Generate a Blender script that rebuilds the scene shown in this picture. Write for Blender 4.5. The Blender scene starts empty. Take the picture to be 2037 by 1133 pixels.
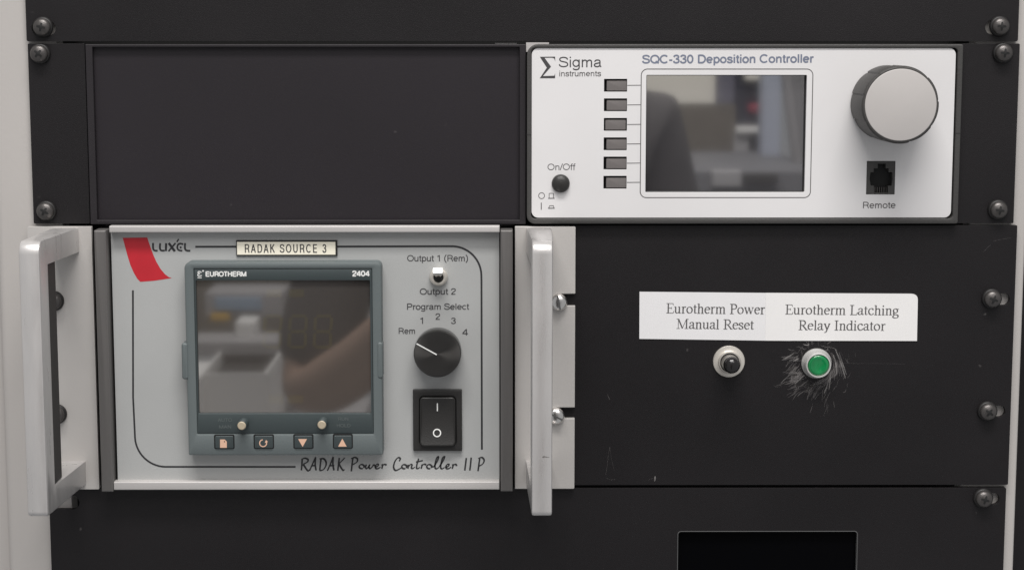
import bpy, bmesh, math, random
from mathutils import Vector, Matrix
random.seed(7)
S = bpy.context.scene
COL = S.collection
R = math.radians

# ------------------------------------------------------------------ camera, light, exposure
CAM_H = 907.0                      # mm from the panel plane
F_PX, W_PX, H_PX = 3669.0, 2037.0, 1133.0
RX, RZ = R(90 - 7.55), R(-0.21)
cd = bpy.data.cameras.new('camera'); cam = bpy.data.objects.new('camera', cd); COL.objects.link(cam)
cd.sensor_width = 36.0; cd.lens = 36.0 * F_PX / W_PX
cd.clip_start = 0.05; cd.clip_end = 60.0
cam.location = (0, -CAM_H / 1000, 0); cam.rotation_euler = (RX, 0, RZ)
S.camera = cam

world = bpy.data.worlds.new('World'); S.world = world; world.use_nodes = True
world.node_tree.nodes['Background'].inputs[0].default_value = (0.965, 0.98, 1.0, 1)
world.node_tree.nodes['Background'].inputs[1].default_value = 0.43

def area(name, loc, target, sx, sy, power, col):
    l = bpy.data.lights.new(name, 'AREA'); l.shape = 'RECTANGLE'; l.size = sx; l.size_y = sy
    l.energy = power; l.color = col
    o = bpy.data.objects.new(name, l); COL.objects.link(o); o.location = loc
    o.rotation_euler = (Vector(target) - Vector(loc)).to_track_quat('-Z', 'Y').to_euler()
    return o
area('ceiling_and_fill_lamp', (0.30, -1.80, 1.60), (0.05, -0.25, -0.2), 2.0, 1.1, 25, (1.0, 0.972, 0.955))
area('ceiling_and_fill_lamp', (0.0, -0.95, 1.75), (0.0, -2.0, -0.4), 1.4, 0.6, 78, (1.0, 0.975, 0.95))  # added fill lamp aimed backwards, brightens the objects mirrored in the screens

S.view_settings.view_transform = 'Standard'
try: S.view_settings.look = 'None'
except Exception: pass
S.view_settings.gamma = 1.0; S.view_settings.exposure = -0.10
S.view_settings.use_curve_mapping = False

# ------------------------------------------------------------------ picture measurements -> millimetres on a plane of the rack
_M = Matrix.Rotation(RZ, 3, 'Z') @ Matrix.Rotation(RX, 3, 'X')
def P(px, py, d=0.0):
    """mm position (x, z) of a measured point that lies d mm in front of the rack face"""
    v = _M @ Vector(((px - W_PX / 2) / F_PX, -(py - H_PX / 2) / F_PX, -1.0))
    t = (CAM_H - d) / v.y
    return v.x * t, v.z * t
def X(px, py, d=0.0): return P(px, py, d)[0]
def Z(py, px=1018, d=0.0): return P(px, py, d)[1]
def rect(x0, y0, x1, y1, d=0.0):
    """measured rectangle -> (x0, z0, x1, z1), z0 the lower edge"""
    ym, xm = (y0 + y1) / 2, (x0 + x1) / 2
    return X(x0, ym, d), Z(y1, xm, d), X(x1, ym, d), Z(y0, xm, d)

# ------------------------------------------------------------------ materials
def srgb(r, g, b):
    f = lambda c: (c / 255 / 12.92) if c <= 10 else ((c / 255 + 0.055) / 1.055) ** 2.4
    return f(r), f(g), f(b)
def mat(name, col, rough=0.5, metal=0.0, spec=0.5, ior=1.5, coat=0.0, var=0.0, vscale=60, bump=0.0, bscale=900,
        stretch=None, aniso=0.0, rvar=0.0, alpha=1.0, dust=0.0, streak=False):
    m = bpy.data.materials.new(name); m.use_nodes = True
    nt = m.node_tree; b = nt.nodes['Principled BSDF']; L = nt.links
    b.inputs['Base Color'].default_value = (*col, 1); b.inputs['Roughness'].default_value = rough
    b.inputs['Metallic'].default_value = metal; b.inputs['IOR'].default_value = ior
    b.inputs['Specular IOR Level'].default_value = spec; b.inputs['Coat Weight'].default_value = coat
    b.inputs['Coat Roughness'].default_value = 0.08; b.inputs['Anisotropic'].default_value = aniso
    b.inputs['Alpha'].default_value = alpha
    tc = nt.nodes.new('ShaderNodeTexCoord'); src = tc.outputs['Object']
    if stretch:
        mp = nt.nodes.new('ShaderNodeMapping'); mp.inputs['Scale'].default_value = stretch
        L.new(src, mp.inputs['Vector']); src = mp.outputs['Vector']
    if var or rvar:
        n = nt.nodes.new('ShaderNodeTexNoise'); n.inputs['Scale'].default_value = vscale; n.inputs['Detail'].default_value = 6
        L.new(src, n.inputs['Vector'])
        if var:
            mr = nt.nodes.new('ShaderNodeMapRange'); mr.inputs['From Min'].default_value = 0.3; mr.inputs['From Max'].default_value = 0.7
            mr.inputs['To Min'].default_value = 1 - var; mr.inputs['To Max'].default_value = 1 + var
            L.new(n.outputs['Fac'], mr.inputs['Value'])
            vm = nt.nodes.new('ShaderNodeVectorMath'); vm.operation = 'SCALE'; vm.inputs[0].default_value = col
            L.new(mr.outputs['Result'], vm.inputs['Scale']); L.new(vm.outputs['Vector'], b.inputs['Base Color'])
        if rvar:
            m2 = nt.nodes.new('ShaderNodeMapRange'); m2.inputs['From Min'].default_value = 0.3; m2.inputs['From Max'].default_value = 0.7
            m2.inputs['To Min'].default_value = max(0.02, rough - rvar); m2.inputs['To Max'].default_value = min(1, rough + rvar)
            L.new(n.outputs['Fac'], m2.inputs['Value']); L.new(m2.outputs['Result'], b.inputs['Roughness'])
    if dust:                     # sparse specks of dust (lighter) or scuffs (darker)
        vo = nt.nodes.new('ShaderNodeTexVoronoi'); vo.inputs['Scale'].default_value = 75; L.new(tc.outputs['Object'], vo.inputs['Vector'])
        nz = nt.nodes.new('ShaderNodeTexNoise'); nz.inputs['Scale'].default_value = 800; L.new(tc.outputs['Object'], nz.inputs['Vector'])
        ad = nt.nodes.new('ShaderNodeMath'); ad.operation = 'MULTIPLY_ADD'; L.new(nz.outputs['Fac'], ad.inputs[0]); ad.inputs[1].default_value = 0.12; L.new(vo.outputs['Distance'], ad.inputs[2])
        lt = nt.nodes.new('ShaderNodeMapRange'); lt.inputs['From Min'].default_value = 0.085; lt.inputs['From Max'].default_value = 0.125; lt.inputs['To Min'].default_value = 1; lt.inputs['To Max'].default_value = 0
        L.new(ad.outputs[0], lt.inputs['Value'])
        sp = nt.nodes.new('ShaderNodeSeparateColor'); L.new(vo.outputs['Color'], sp.inputs[0])
        gt = nt.nodes.new('ShaderNodeMapRange'); gt.inputs['From Min'].default_value = 0.72; gt.inputs['From Max'].default_value = 1.0; L.new(sp.outputs[0], gt.inputs['Value'])
        mu = nt.nodes.new('ShaderNodeMath'); mu.operation = 'MULTIPLY'; L.new(lt.outputs['Result'], mu.inputs[0]); L.new(gt.outputs['Result'], mu.inputs[1])
        m3 = nt.nodes.new('ShaderNodeMath'); m3.operation = 'MULTIPLY'; L.new(mu.outputs[0], m3.inputs[0]); m3.inputs[1].default_value = abs(dust)
        mx = nt.nodes.new('ShaderNodeMix'); mx.data_type = 'RGBA'
        old = b.inputs['Base Color'].links[0].from_socket if b.inputs['Base Color'].links else None
        if old: L.new(old, mx.inputs['A'])
        else: mx.inputs['A'].default_value = (*col, 1)
        mx.inputs['B'].default_value = (0.30, 0.28, 0.27, 1) if dust > 0 else (0.16, 0.14, 0.13, 1)
        L.new(m3.outputs[0], mx.inputs['Factor']); L.new(mx.outputs['Result'], b.inputs['Base Color'])
    if streak:                   # broken, patchy coverage
        n4 = nt.nodes.new('ShaderNodeTexNoise'); n4.inputs['Scale'].default_value = 150; n4.inputs['Detail'].default_value = 5; L.new(tc.outputs['Object'], n4.inputs['Vector'])
        m4 = nt.nodes.new('ShaderNodeMapRange'); m4.inputs['From Min'].default_value = 0.26; m4.inputs['From Max'].default_value = 0.66; m4.inputs['To Max'].default_value = alpha
        L.new(n4.outputs['Fac'], m4.inputs['Value']); L.new(m4.outputs['Result'], b.inputs['Alpha'])
    if bump:
        n2 = nt.nodes.new('ShaderNodeTexNoise'); n2.inputs['Scale'].default_value = bscale; n2.inputs['Detail'].default_value = 3
        L.new(src, n2.inputs['Vector'])
        bp = nt.nodes.new('ShaderNodeBump'); bp.inputs['Strength'].default_value = bump; bp.inputs['Distance'].default_value = 0.0004
        L.new(n2.outputs['Fac'], bp.inputs['Height']); L.new(bp.outputs['Normal'], b.inputs['Normal'])
    return m
M = {}
M['black_paint'] = mat('black_powder_coat', (0.0078, 0.0064, 0.0073), 0.47, spec=0.33, var=0.2, vscale=9, bump=0.4, bscale=2600, rvar=0.05, dust=0.22)
M['black_tray'] = mat('black_anodised_tray', (0.0160, 0.0132, 0.0156), 0.55, spec=0.38, var=0.15, vscale=25, bump=0.2, bscale=2500)
M['ribbed'] = mat('black_ribbed_plate', (0.0150, 0.0118, 0.0150), 0.52, spec=0.38, var=0.15, vscale=7, bump=0.1, bscale=2200, dust=0.12)
M['black_plastic'] = mat('black_plastic', (0.022, 0.021, 0.020), 0.42, bump=0.25, bscale=1500)
M['bezel_plastic'] = mat('dark_grey_bezel_plastic', (0.050, 0.048, 0.046), 0.5, bump=0.35, bscale=1300)
M['dark_cavity'] = mat('dark_cavity', (0.006, 0.006, 0.006), 0.7)
M['gloss_black'] = mat('gloss_black_plastic', (0.012, 0.011, 0.011), 0.12)
M['screw_black'] = mat('black_oxide_steel', (0.095, 0.088, 0.085), 0.36, metal=0.65, bump=0.2, bscale=1500)
M['washer_black'] = mat('black_nylon', (0.010, 0.009, 0.009), 0.5)
M['zinc'] = mat('zinc_plated_steel', (0.72, 0.70, 0.68), 0.25, metal=1.0, bump=0.15, bscale=900)
M['nickel'] = mat('nickel_plated_brass', (0.72, 0.68, 0.62), 0.34, metal=0.6)
M['satin_bezel'] = mat('satin_nickel_bezel', (0.68, 0.67, 0.65), 0.34, metal=0.45)
M['chrome'] = mat('chrome', (0.86, 0.85, 0.83), 0.12, metal=1.0)
M['white_panel'] = mat('white_printed_panel', srgb(219, 217, 217), 0.42, var=0.025, vscale=16, rvar=0.05, bump=0.06, bscale=1400)
M['silver_panel'] = mat('silver_painted_panel', (0.425, 0.430, 0.424), 0.42, metal=0.08, var=0.045, vscale=14, rvar=0.06, bump=0.14, bscale=1800)
M['silver_rail'] = mat('silver_anodised_rail', (0.52, 0.50, 0.488), 0.42, metal=0.2, var=0.03, stretch=(1, 20, 20), vscale=20)
M['grey_pillar'] = mat('grey_anodised_pillar', (0.135, 0.128, 0.124), 0.45, metal=0.3, var=0.05, stretch=(20, 20, 1), vscale=20)
M['ear_metal'] = mat('satin_aluminium_ear', (0.50, 0.478, 0.458), 0.45, metal=0.12, var=0.05, vscale=18, bump=0.1, bscale=1200)
M['handle_metal'] = mat('brushed_aluminium', (0.55, 0.532, 0.522), 0.33, metal=0.42, var=0.055, vscale=45, stretch=(4, 4, 0.6), bump=0.14, bscale=600, rvar=0.08, dust=-0.6)
M['handle_liner'] = mat('dark_handle_liner', (0.020, 0.017, 0.016), 0.55)
M['post_paint'] = mat('grey_white_cabinet_paint', (0.46, 0.435, 0.415), 0.5, var=0.03, vscale=9, bump=0.1, bscale=500)
M['interior'] = mat('dark_rack_interior', (0.012, 0.012, 0.012), 0.8)
M['ink_dark'] = mat('dark_grey_ink', (0.050, 0.048, 0.050), 0.6)
M['ink_grey'] = mat('grey_ink', (0.095, 0.090, 0.090), 0.6)
M['ink_blue'] = mat('blue_grey_ink', (0.165, 0.185, 0.25), 0.6)
M['ink_black'] = mat('black_ink', (0.022, 0.022, 0.024), 0.55)
M['ink_white'] = mat('white_ink', (0.78, 0.78, 0.76), 0.6)
M['ink_faint'] = mat('faint_teal_ink', (0.092, 0.108, 0.108), 0.6)
M['ink_peach'] = mat('peach_ink', (0.72, 0.45, 0.32), 0.6)
M['red_print'] = mat('red_print', (0.50, 0.016, 0.028), 0.45, var=0.05, vscale=120)
M['cream_tape'] = mat('cream_label_tape', (0.90, 0.85, 0.71), 0.4, coat=0.1)
M['tape_edge'] = mat('black_tape_edge', (0.012, 0.011, 0.010), 0.6)
M['paper'] = mat('white_paper', (0.76, 0.75, 0.755), 0.6, var=0.012, vscale=50)
M['paper_warm'] = mat('white_paper_upper_sheet', (0.80, 0.785, 0.775), 0.6, var=0.012, vscale=50)
M['teal'] = mat('teal_grey_plastic', (0.118, 0.138, 0.140), 0.5, bump=0.2, bscale=1500)
M['teal_dark'] = mat('dark_teal_plastic', (0.044, 0.057, 0.059), 0.42, bump=0.1, bscale=1500)
M['smoked'] = mat('smoked_window', (0.056, 0.050, 0.046), 0.035, ior=2.75, spec=0.5)
M['lcd'] = mat('grey_lcd_glass', (0.040, 0.038, 0.041), 0.034, ior=4.1, spec=0.5)
M['segment'] = mat('unlit_segment', (0.070, 0.061, 0.044), 0.035, ior=2.75)
M['key_grey'] = mat('grey_key_rubber', (0.155, 0.140, 0.136), 0.55, bump=0.1)
M['knob_black'] = mat('black_knob_plastic', (0.055, 0.052, 0.050), 0.55, bump=0.4, bscale=1400)
M['knob_cap'] = mat('satin_silver_cap', (0.475, 0.45, 0.435), 0.5, metal=0.05, var=0.02, vscale=60)
M['spun_black'] = mat('spun_black_aluminium', (0.085, 0.082, 0.079), 0.34, metal=0.9, aniso=0.9)
M['green_lens'] = mat('green_lens', (0.003, 0.195, 0.055), 0.2, coat=0.5, var=0.2, vscale=220)
M['cream_peg'] = mat('cream_peg', (0.44, 0.37, 0.27), 0.45)
M['window_black'] = mat('black_acrylic_window', (0.0015, 0.0015, 0.002), 0.3, spec=0.04)
M['edge_and_slot_grey'] = mat('cut_edge_and_slot_grey', (0.12, 0.12, 0.12), 0.4, metal=0.3)
M['scratch'] = mat('scratched_paint', (0.30, 0.28, 0.275), 0.6, alpha=0.30, streak=True)
M['scratch_deep'] = mat('deep_scratch', (0.40, 0.38, 0.37), 0.5, alpha=0.62, streak=True)
M['rub'] = mat('rubbed_paint', (0.14, 0.13, 0.125), 0.6, alpha=0.16, streak=True)
M['scuff'] = mat('dark_scuff', (0.12, 0.11, 0.10), 0.6, alpha=0.75)
# the spun knob turns its brushed highlight round its own axis
_nt = M['spun_black'].node_tree; _t = _nt.nodes.new('ShaderNodeTangent'); _t.direction_type = 'RADIAL'; _t.axis = 'Y'
_nt.links.new(_t.outputs[0], _nt.nodes['Principled BSDF'].inputs['Tangent'])

# ------------------------------------------------------------------ builders (all in mm: x right, z up, d towards the viewer)
OFF = {}
def V(x, z, d): return Vector((x / 1000, -d / 1000, z / 1000))
def tag(o, label=None, cat=None, group=None, kind=None):
    if label: o['label'] = label
    if cat: o['category'] = cat
    if group: o['group'] = group
    if kind: o['kind'] = kind
    return o
def thing(name, label, cat, at=(0, 0, 0), group=None):
    o = bpy.data.objects.new(name, None); COL.objects.link(o); o.empty_display_size = 0.02
    o.location = V(*at); OFF[o.name] = V(*at)
    return tag(o, label, cat, group)
def copy_tree(o, parent=None):
    c = o.copy(); COL.objects.link(c); c.parent = parent
    for ch in list(o.children): copy_tree(ch, c)
    return c
def rr(x0, z0, x1, z1, r=0.0, n=6, rs=None):
    """rounded rectangle loop, anticlockwise from the lower left; rs = radii (ll, lr, ur, ul)"""
    rs = rs or (r, r, r, r); out = []
    for (cx, cz, sx, sz, a, q) in ((x0, z0, 1, 1, 180, rs[0]), (x1, z0, -1, 1, 270, rs[1]), (x1, z1, -1, -1, 0, rs[2]), (x0, z1, 1, -1, 90, rs[3])):
        q = max(q, 1e-4)
        for i in range(n + 1):
            t = R(a + 90 * i / n)
            out.append((cx + sx * q + q * math.cos(t), cz + sz * q + q * math.sin(t)))
    return out
def circle(cx, cz, r, n=40): return [(cx + r * math.cos(2 * math.pi * i / n), cz + r * math.sin(2 * math.pi * i / n)) for i in range(n)]
class B:
    def __init__(s): s.bm = bmesh.new()
    def box(s, x0, z0, d0, x1, z1, d1): return s.prism([(x0, z0), (x1, z0), (x1, z1), (x0, z1)], d0, d1)
    def rings(s, rings, cap0=True, cap1=True):
        vs = [[s.bm.verts.new(V(*p)) for p in r] for r in rings]; n = len(vs[0])
        for a, b in zip(vs, vs[1:]):
            for i in range(n):
                s.bm.faces.new((a[i], a[(i + 1) % n], b[(i + 1) % n], b[i]))
        if cap0: s.bm.faces.new(vs[0][::-1])
        if cap1: s.bm.faces.new(vs[-1])
        return s
    def prism(s, loop, d0, d1): return s.rings([[(x, z, d0) for x, z in loop], [(x, z, d1) for x, z in loop]])
    def pad(s, r, rad, d0, d1, bev=0.5, n=6, rs=None):
        """rounded rectangle block with a softened front edge"""
        x0, z0, x1, z1 = r; rs = rs or (rad,) * 4; rg = []
        rg.append([(x, z, d0) for x, z in rr(x0, z0, x1, z1, n=n, rs=rs)])
        for k in range(4):
            t = R(90 * k / 3); i = bev * (1 - math.cos(t)); d = d1 - bev * (1 - math.sin(t))
            rg.append([(x, z, d) for x, z in rr(x0 + i, z0 + i, x1 - i, z1 - i, n=n, rs=[max(q - i, 0.02) for q in rs])])
        return s.rings(rg)
    def frame(s, ro, rado, ri, radi, d0, d1, bev=0.4, n=6, rso=None):
        def lp(r, q, i, sg, rs=None):
            return rr(r[0] + i * sg, r[1] + i * sg, r[2] - i * sg, r[3] - i * sg, n=n, rs=[max(w - i * sg, 0.02) for w in (rs or (q,) * 4)])
        rg = [[(x, z, d0) for x, z in lp(ro, rado, 0, 1, rso)]]
        for k in range(3):
            t = R(45 * k); i = bev * (1 - math.cos(t)); d = d1 - bev * (1 - math.sin(t))
            rg.append([(x, z, d) for x, z in lp(ro, rado, i, 1, rso)])
        for k in (2, 1, 0):
            t = R(45 * k); i = bev * (1 - math.cos(t)); d = d1 - bev * (1 - math.sin(t))
            rg.append([(x, z, d) for x, z in lp(ri, radi, i, -1)])
        rg.append([(x, z, d0) for x, z in lp(ri, radi, 0, 1)])
        rg.append(rg[0])
        return s.rings(rg, False, False)
    def plate(s, outer, holes, d0, d1):
        """sheet with holes cut right through"""
        loops = [outer] + list(holes); es = []
        for lp in loops:
            vs = [s.bm.verts.new(V(x, z, d1)) for x, z in lp]
            for i in range(len(vs)): es.append(s.bm.edges.new((vs[i], vs[(i + 1) % len(vs)])))
        fs = [f for f in bmesh.ops.triangle_fill(s.bm, use_beauty=True, use_dissolve=False, edges=es)['geom'] if isinstance(f, bmesh.types.BMFace)]
        ex = bmesh.ops.extrude_face_region(s.bm, geom=fs)
        for v in ex['geom']:
            if isinstance(v, bmesh.types.BMVert): v.co.y += (d1 - d0) / 1000
        return s
    def lathe(s, cx, cz, prof, n=40, cap0=True, cap1=True):
        return s.rings([[(cx + r * math.cos(2 * math.pi * i / n), cz + r * math.sin(2 * math.pi * i / n), d) for i in range(n)] for r, d in prof], cap0, cap1)
    def sheet(s, loop, d): s.bm.faces.new([s.bm.verts.new(V(x, z, d)) for x, z in loop]); return s
    def ribbon(s, pts, w, d):
        n = len(pts); ws = w if isinstance(w, (list, tuple)) else [w] * n; L, Rr = [], []
        for i, (x, z) in enumerate(pts):
            a = pts[max(i - 1, 0)]; b = pts[min(i + 1, n - 1)]
            t = Vector((b[0] - a[0], b[1] - a[1])); t = t.normalized() if t.length > 1e-9 else Vector((1, 0))
            h = ws[i] / 2
            L.append(s.bm.verts.new(V(x - t.y * h, z + t.x * h, d))); Rr.append(s.bm.verts.new(V(x + t.y * h, z - t.x * h, d)))
        for i in range(n - 1):
            try: s.bm.faces.new((L[i], Rr[i], Rr[i + 1], L[i + 1]))
            except ValueError: pass
        return s
    def build(s, name, m, parent=None, bevel=0.0, smooth=False, label=None, flat=False):
        if not flat: bmesh.ops.recalc_face_normals(s.bm, faces=s.bm.faces)
        me = bpy.data.meshes.new(name); s.bm.to_mesh(me); s.bm.free()
        if flat:
            for p in me.polygons:
                if p.normal.y > 0: p.flip()
        root = parent
        while root is not None and root.parent is not None: root = root.parent
        if root is not None: me.transform(Matrix.Translation(-OFF.get(root.name, Vector())))
        me.materials.append(M[m] if isinstance(m, str) else m)
        if smooth:
            for p in me.polygons: p.use_smooth = True
            me.set_sharp_from_angle(angle=R(38))
        o = bpy.data.objects.new(name, me); COL.objects.link(o); o.parent = parent
        if bevel:
            b = o.modifiers.new('edge', 'BEVEL'); b.width = bevel / 1000; b.segments = 2; b.limit_method = 'ANGLE'; b.angle_limit = R(40)
        if label: o['label'] = label
        return o

# ------------------------------------------------------------------ lettering: strokes drawn with a pen, no font files
def arc(cx, cy, rx, ry, a0, a1, n=18): return [(cx + rx * math.cos(R(a0 + (a1 - a0) * i / n)), cy + ry * math.sin(R(a0 + (a1 - a0) * i / n))) for i in range(n + 1)]
def spl(*p, k=5):
    p = list(p); q = [p[0]] + p + [p[-1]]; out = []
    for i in range(1, len(q) - 2):
        a, b, c, e = q[i - 1:i + 3]
        for j in range(k):
            t = j / k
            out.append(tuple(0.5 * (2 * b[h] + (c[h] - a[h]) * t + (2 * a[h] - 5 * b[h] + 4 * c[h] - e[h]) * t * t + (3 * b[h] - a[h] - 3 * c[h] + e[h]) * t ** 3) for h in (0, 1)))
    return out + [p[-1]]
def ln(*p): return list(p)
st = lambda x, a=0, b=100: [(x, a), (x, b)]
SANS = {
 ' ': (28, []), 'O': (78, [arc(39, 50, 33, 44, 0, 360, 36)]), 'C': (73, [arc(38, 50, 32, 44, 42, 318, 30)]),
 'D': (73, [st(12), ln((12, 94), (36, 94)) + arc(36, 50, 30, 44, 88, -88) + [(36, 6), (12, 6)]]),
 'E': (67, [st(12), ln((12, 94), (62, 94)), ln((12, 52), (58, 52)), ln((12, 6), (63, 6))]),
 'H': (74, [st(12), st(62), ln((12, 52), (62, 52))]), 'K': (68, [st(12), ln((62, 100), (14, 42)), ln((30, 60), (64, 0))]),
 'L': (58, [st(12), ln((12, 6), (56, 6))]), 'M': (88, [st(12), st(76), ln((12, 98), (44, 2)), ln((76, 98), (44, 2))]),
 'N': (74, [st(12), st(62), ln((12, 98), (62, 2))]),
 'P': (67, [st(12), ln((12, 94), (38, 94)) + arc(38, 70, 23, 24, 88, -88) + [(38, 46), (12, 46)]]),
 'R': (72, [st(12), ln((12, 94), (40, 94)) + arc(40, 71, 22, 23, 88, -88) + [(40, 48), (12, 48)], spl((40, 48), (56, 40), (60, 18), (66, 0))]),
 'S': (67, [spl((60, 72), (54, 87), (34, 94), (14, 87), (10, 73), (16, 60), (35, 52), (54, 44), (61, 27), (54, 12), (34, 6), (13, 13), (7, 30))]),
 'T': (61, [ln((3, 94), (58, 94)), st(31)]), 'U': (74, [ln((12, 100), (12, 36)) + arc(37, 36, 25, 30, 182, 358) + [(62, 36), (62, 100)]]),
 'A': (66, [ln((4, 0), (33, 98)), ln((33, 98), (62, 0)), ln((14, 34), (52, 34))]),
 'Q': (78, [arc(39, 50, 33, 44, 0, 360, 36), ln((46, 26), (72, 2))]),
 '0': (56, [arc(28, 50, 21, 44, 0, 360, 30)]), '1': (56, [st(34), spl((34, 97), (27, 84), (11, 78))]),
 '2': (56, [spl((8, 68), (14, 88), (29, 94), (45, 87), (49, 71), (42, 54), (22, 33), (9, 7)), ln((5, 6), (50, 6))]),
 '3': (56, [spl((8, 76), (14, 89), (28, 94), (42, 88), (46, 74), (40, 59), (24, 53)), spl((24, 53), (42, 47), (49, 29), (43, 12), (27, 6), (12, 12), (6, 28))]),
 '4': (56, [st(40), ln((40, 97), (5, 32)), ln((3, 28), (54, 28))]),
 '-': (34, [ln((4, 37), (30, 37))]), '/': (28, [ln((1, 0), (27, 100))]),
 '(': (33, [spl((27, 104), (13, 74), (9, 41), (13, 8), (27, -22))]), ')': (33, [spl((6, 104), (20, 74), (24, 41), (20, 8), (6, -22))]),
 'a': (55, [spl((9, 51), (14, 63), (27, 68), (40, 63), (43, 50), (43, 16), (51, 4)), spl((43, 42), (28, 38), (12, 32), (7, 19), (14, 8), (26, 5), (38, 11), (43, 22))]),
 'c': (50, [arc(27, 37, 20.5, 31, 45, 315, 24)]), 'e': (55, [ln((7, 38), (49, 38)), arc(28, 37, 21, 31, 2, 318, 28)]),
 'f': (28, [spl((14, 0), (14, 55), (14, 80), (19, 92), (30, 94)), ln((2, 67), (28, 67))]),
 'g': (56, [arc(26, 38, 19.5, 30, 0, 360, 28), spl((46, 73), (46, 30), (46, -4), (40, -18), (26, -23), (12, -18), (8, -10))]),
 'i': (22, [st(11, 0, 73), st(11, 87, 100)]), 'l': (22, [st(11)]),
 'm': (82, [st(11, 0, 73), spl((11, 46), (16, 60), (27, 67), (37, 62), (40, 49), (40, 24), (40, 0)), spl((40, 46), (46, 60), (57, 67), (67, 62), (70, 49), (70, 24), (70, 0))]),
 'n': (56, [st(11, 0, 73), spl((11, 46), (17, 60), (30, 67), (42, 61), (45, 48), (45, 24), (45, 0))]),
 'o': (56, [arc(28, 36.5, 21.5, 31, 0, 360, 30)]), 'p': (56, [st(11, -28, 73), arc(30, 36.5, 20, 31, 0, 360, 30)]),
 'r': (34, [st(11, 0, 73), spl((11, 42), (15, 57), (23, 65), (34, 66))]),
 's': (50, [spl((43, 52), (38, 63), (25, 68), (12, 63), (9, 53), (14, 43), (26, 38), (39, 32), (44, 20), (38, 9), (25, 5), (11, 9), (6, 22))]),
 't': (28, [spl((14, 92), (14, 55), (14, 16), (18, 7), (28, 6)), ln((2, 67), (27, 67))]),
 'u': (56, [spl((10, 73), (10, 45), (10, 24), (14, 10), (26, 6), (38, 12), (45, 27)), st(45, 0, 73)]),
}
h_ = lambda *p: ('h', list(p))          # hairline
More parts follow.
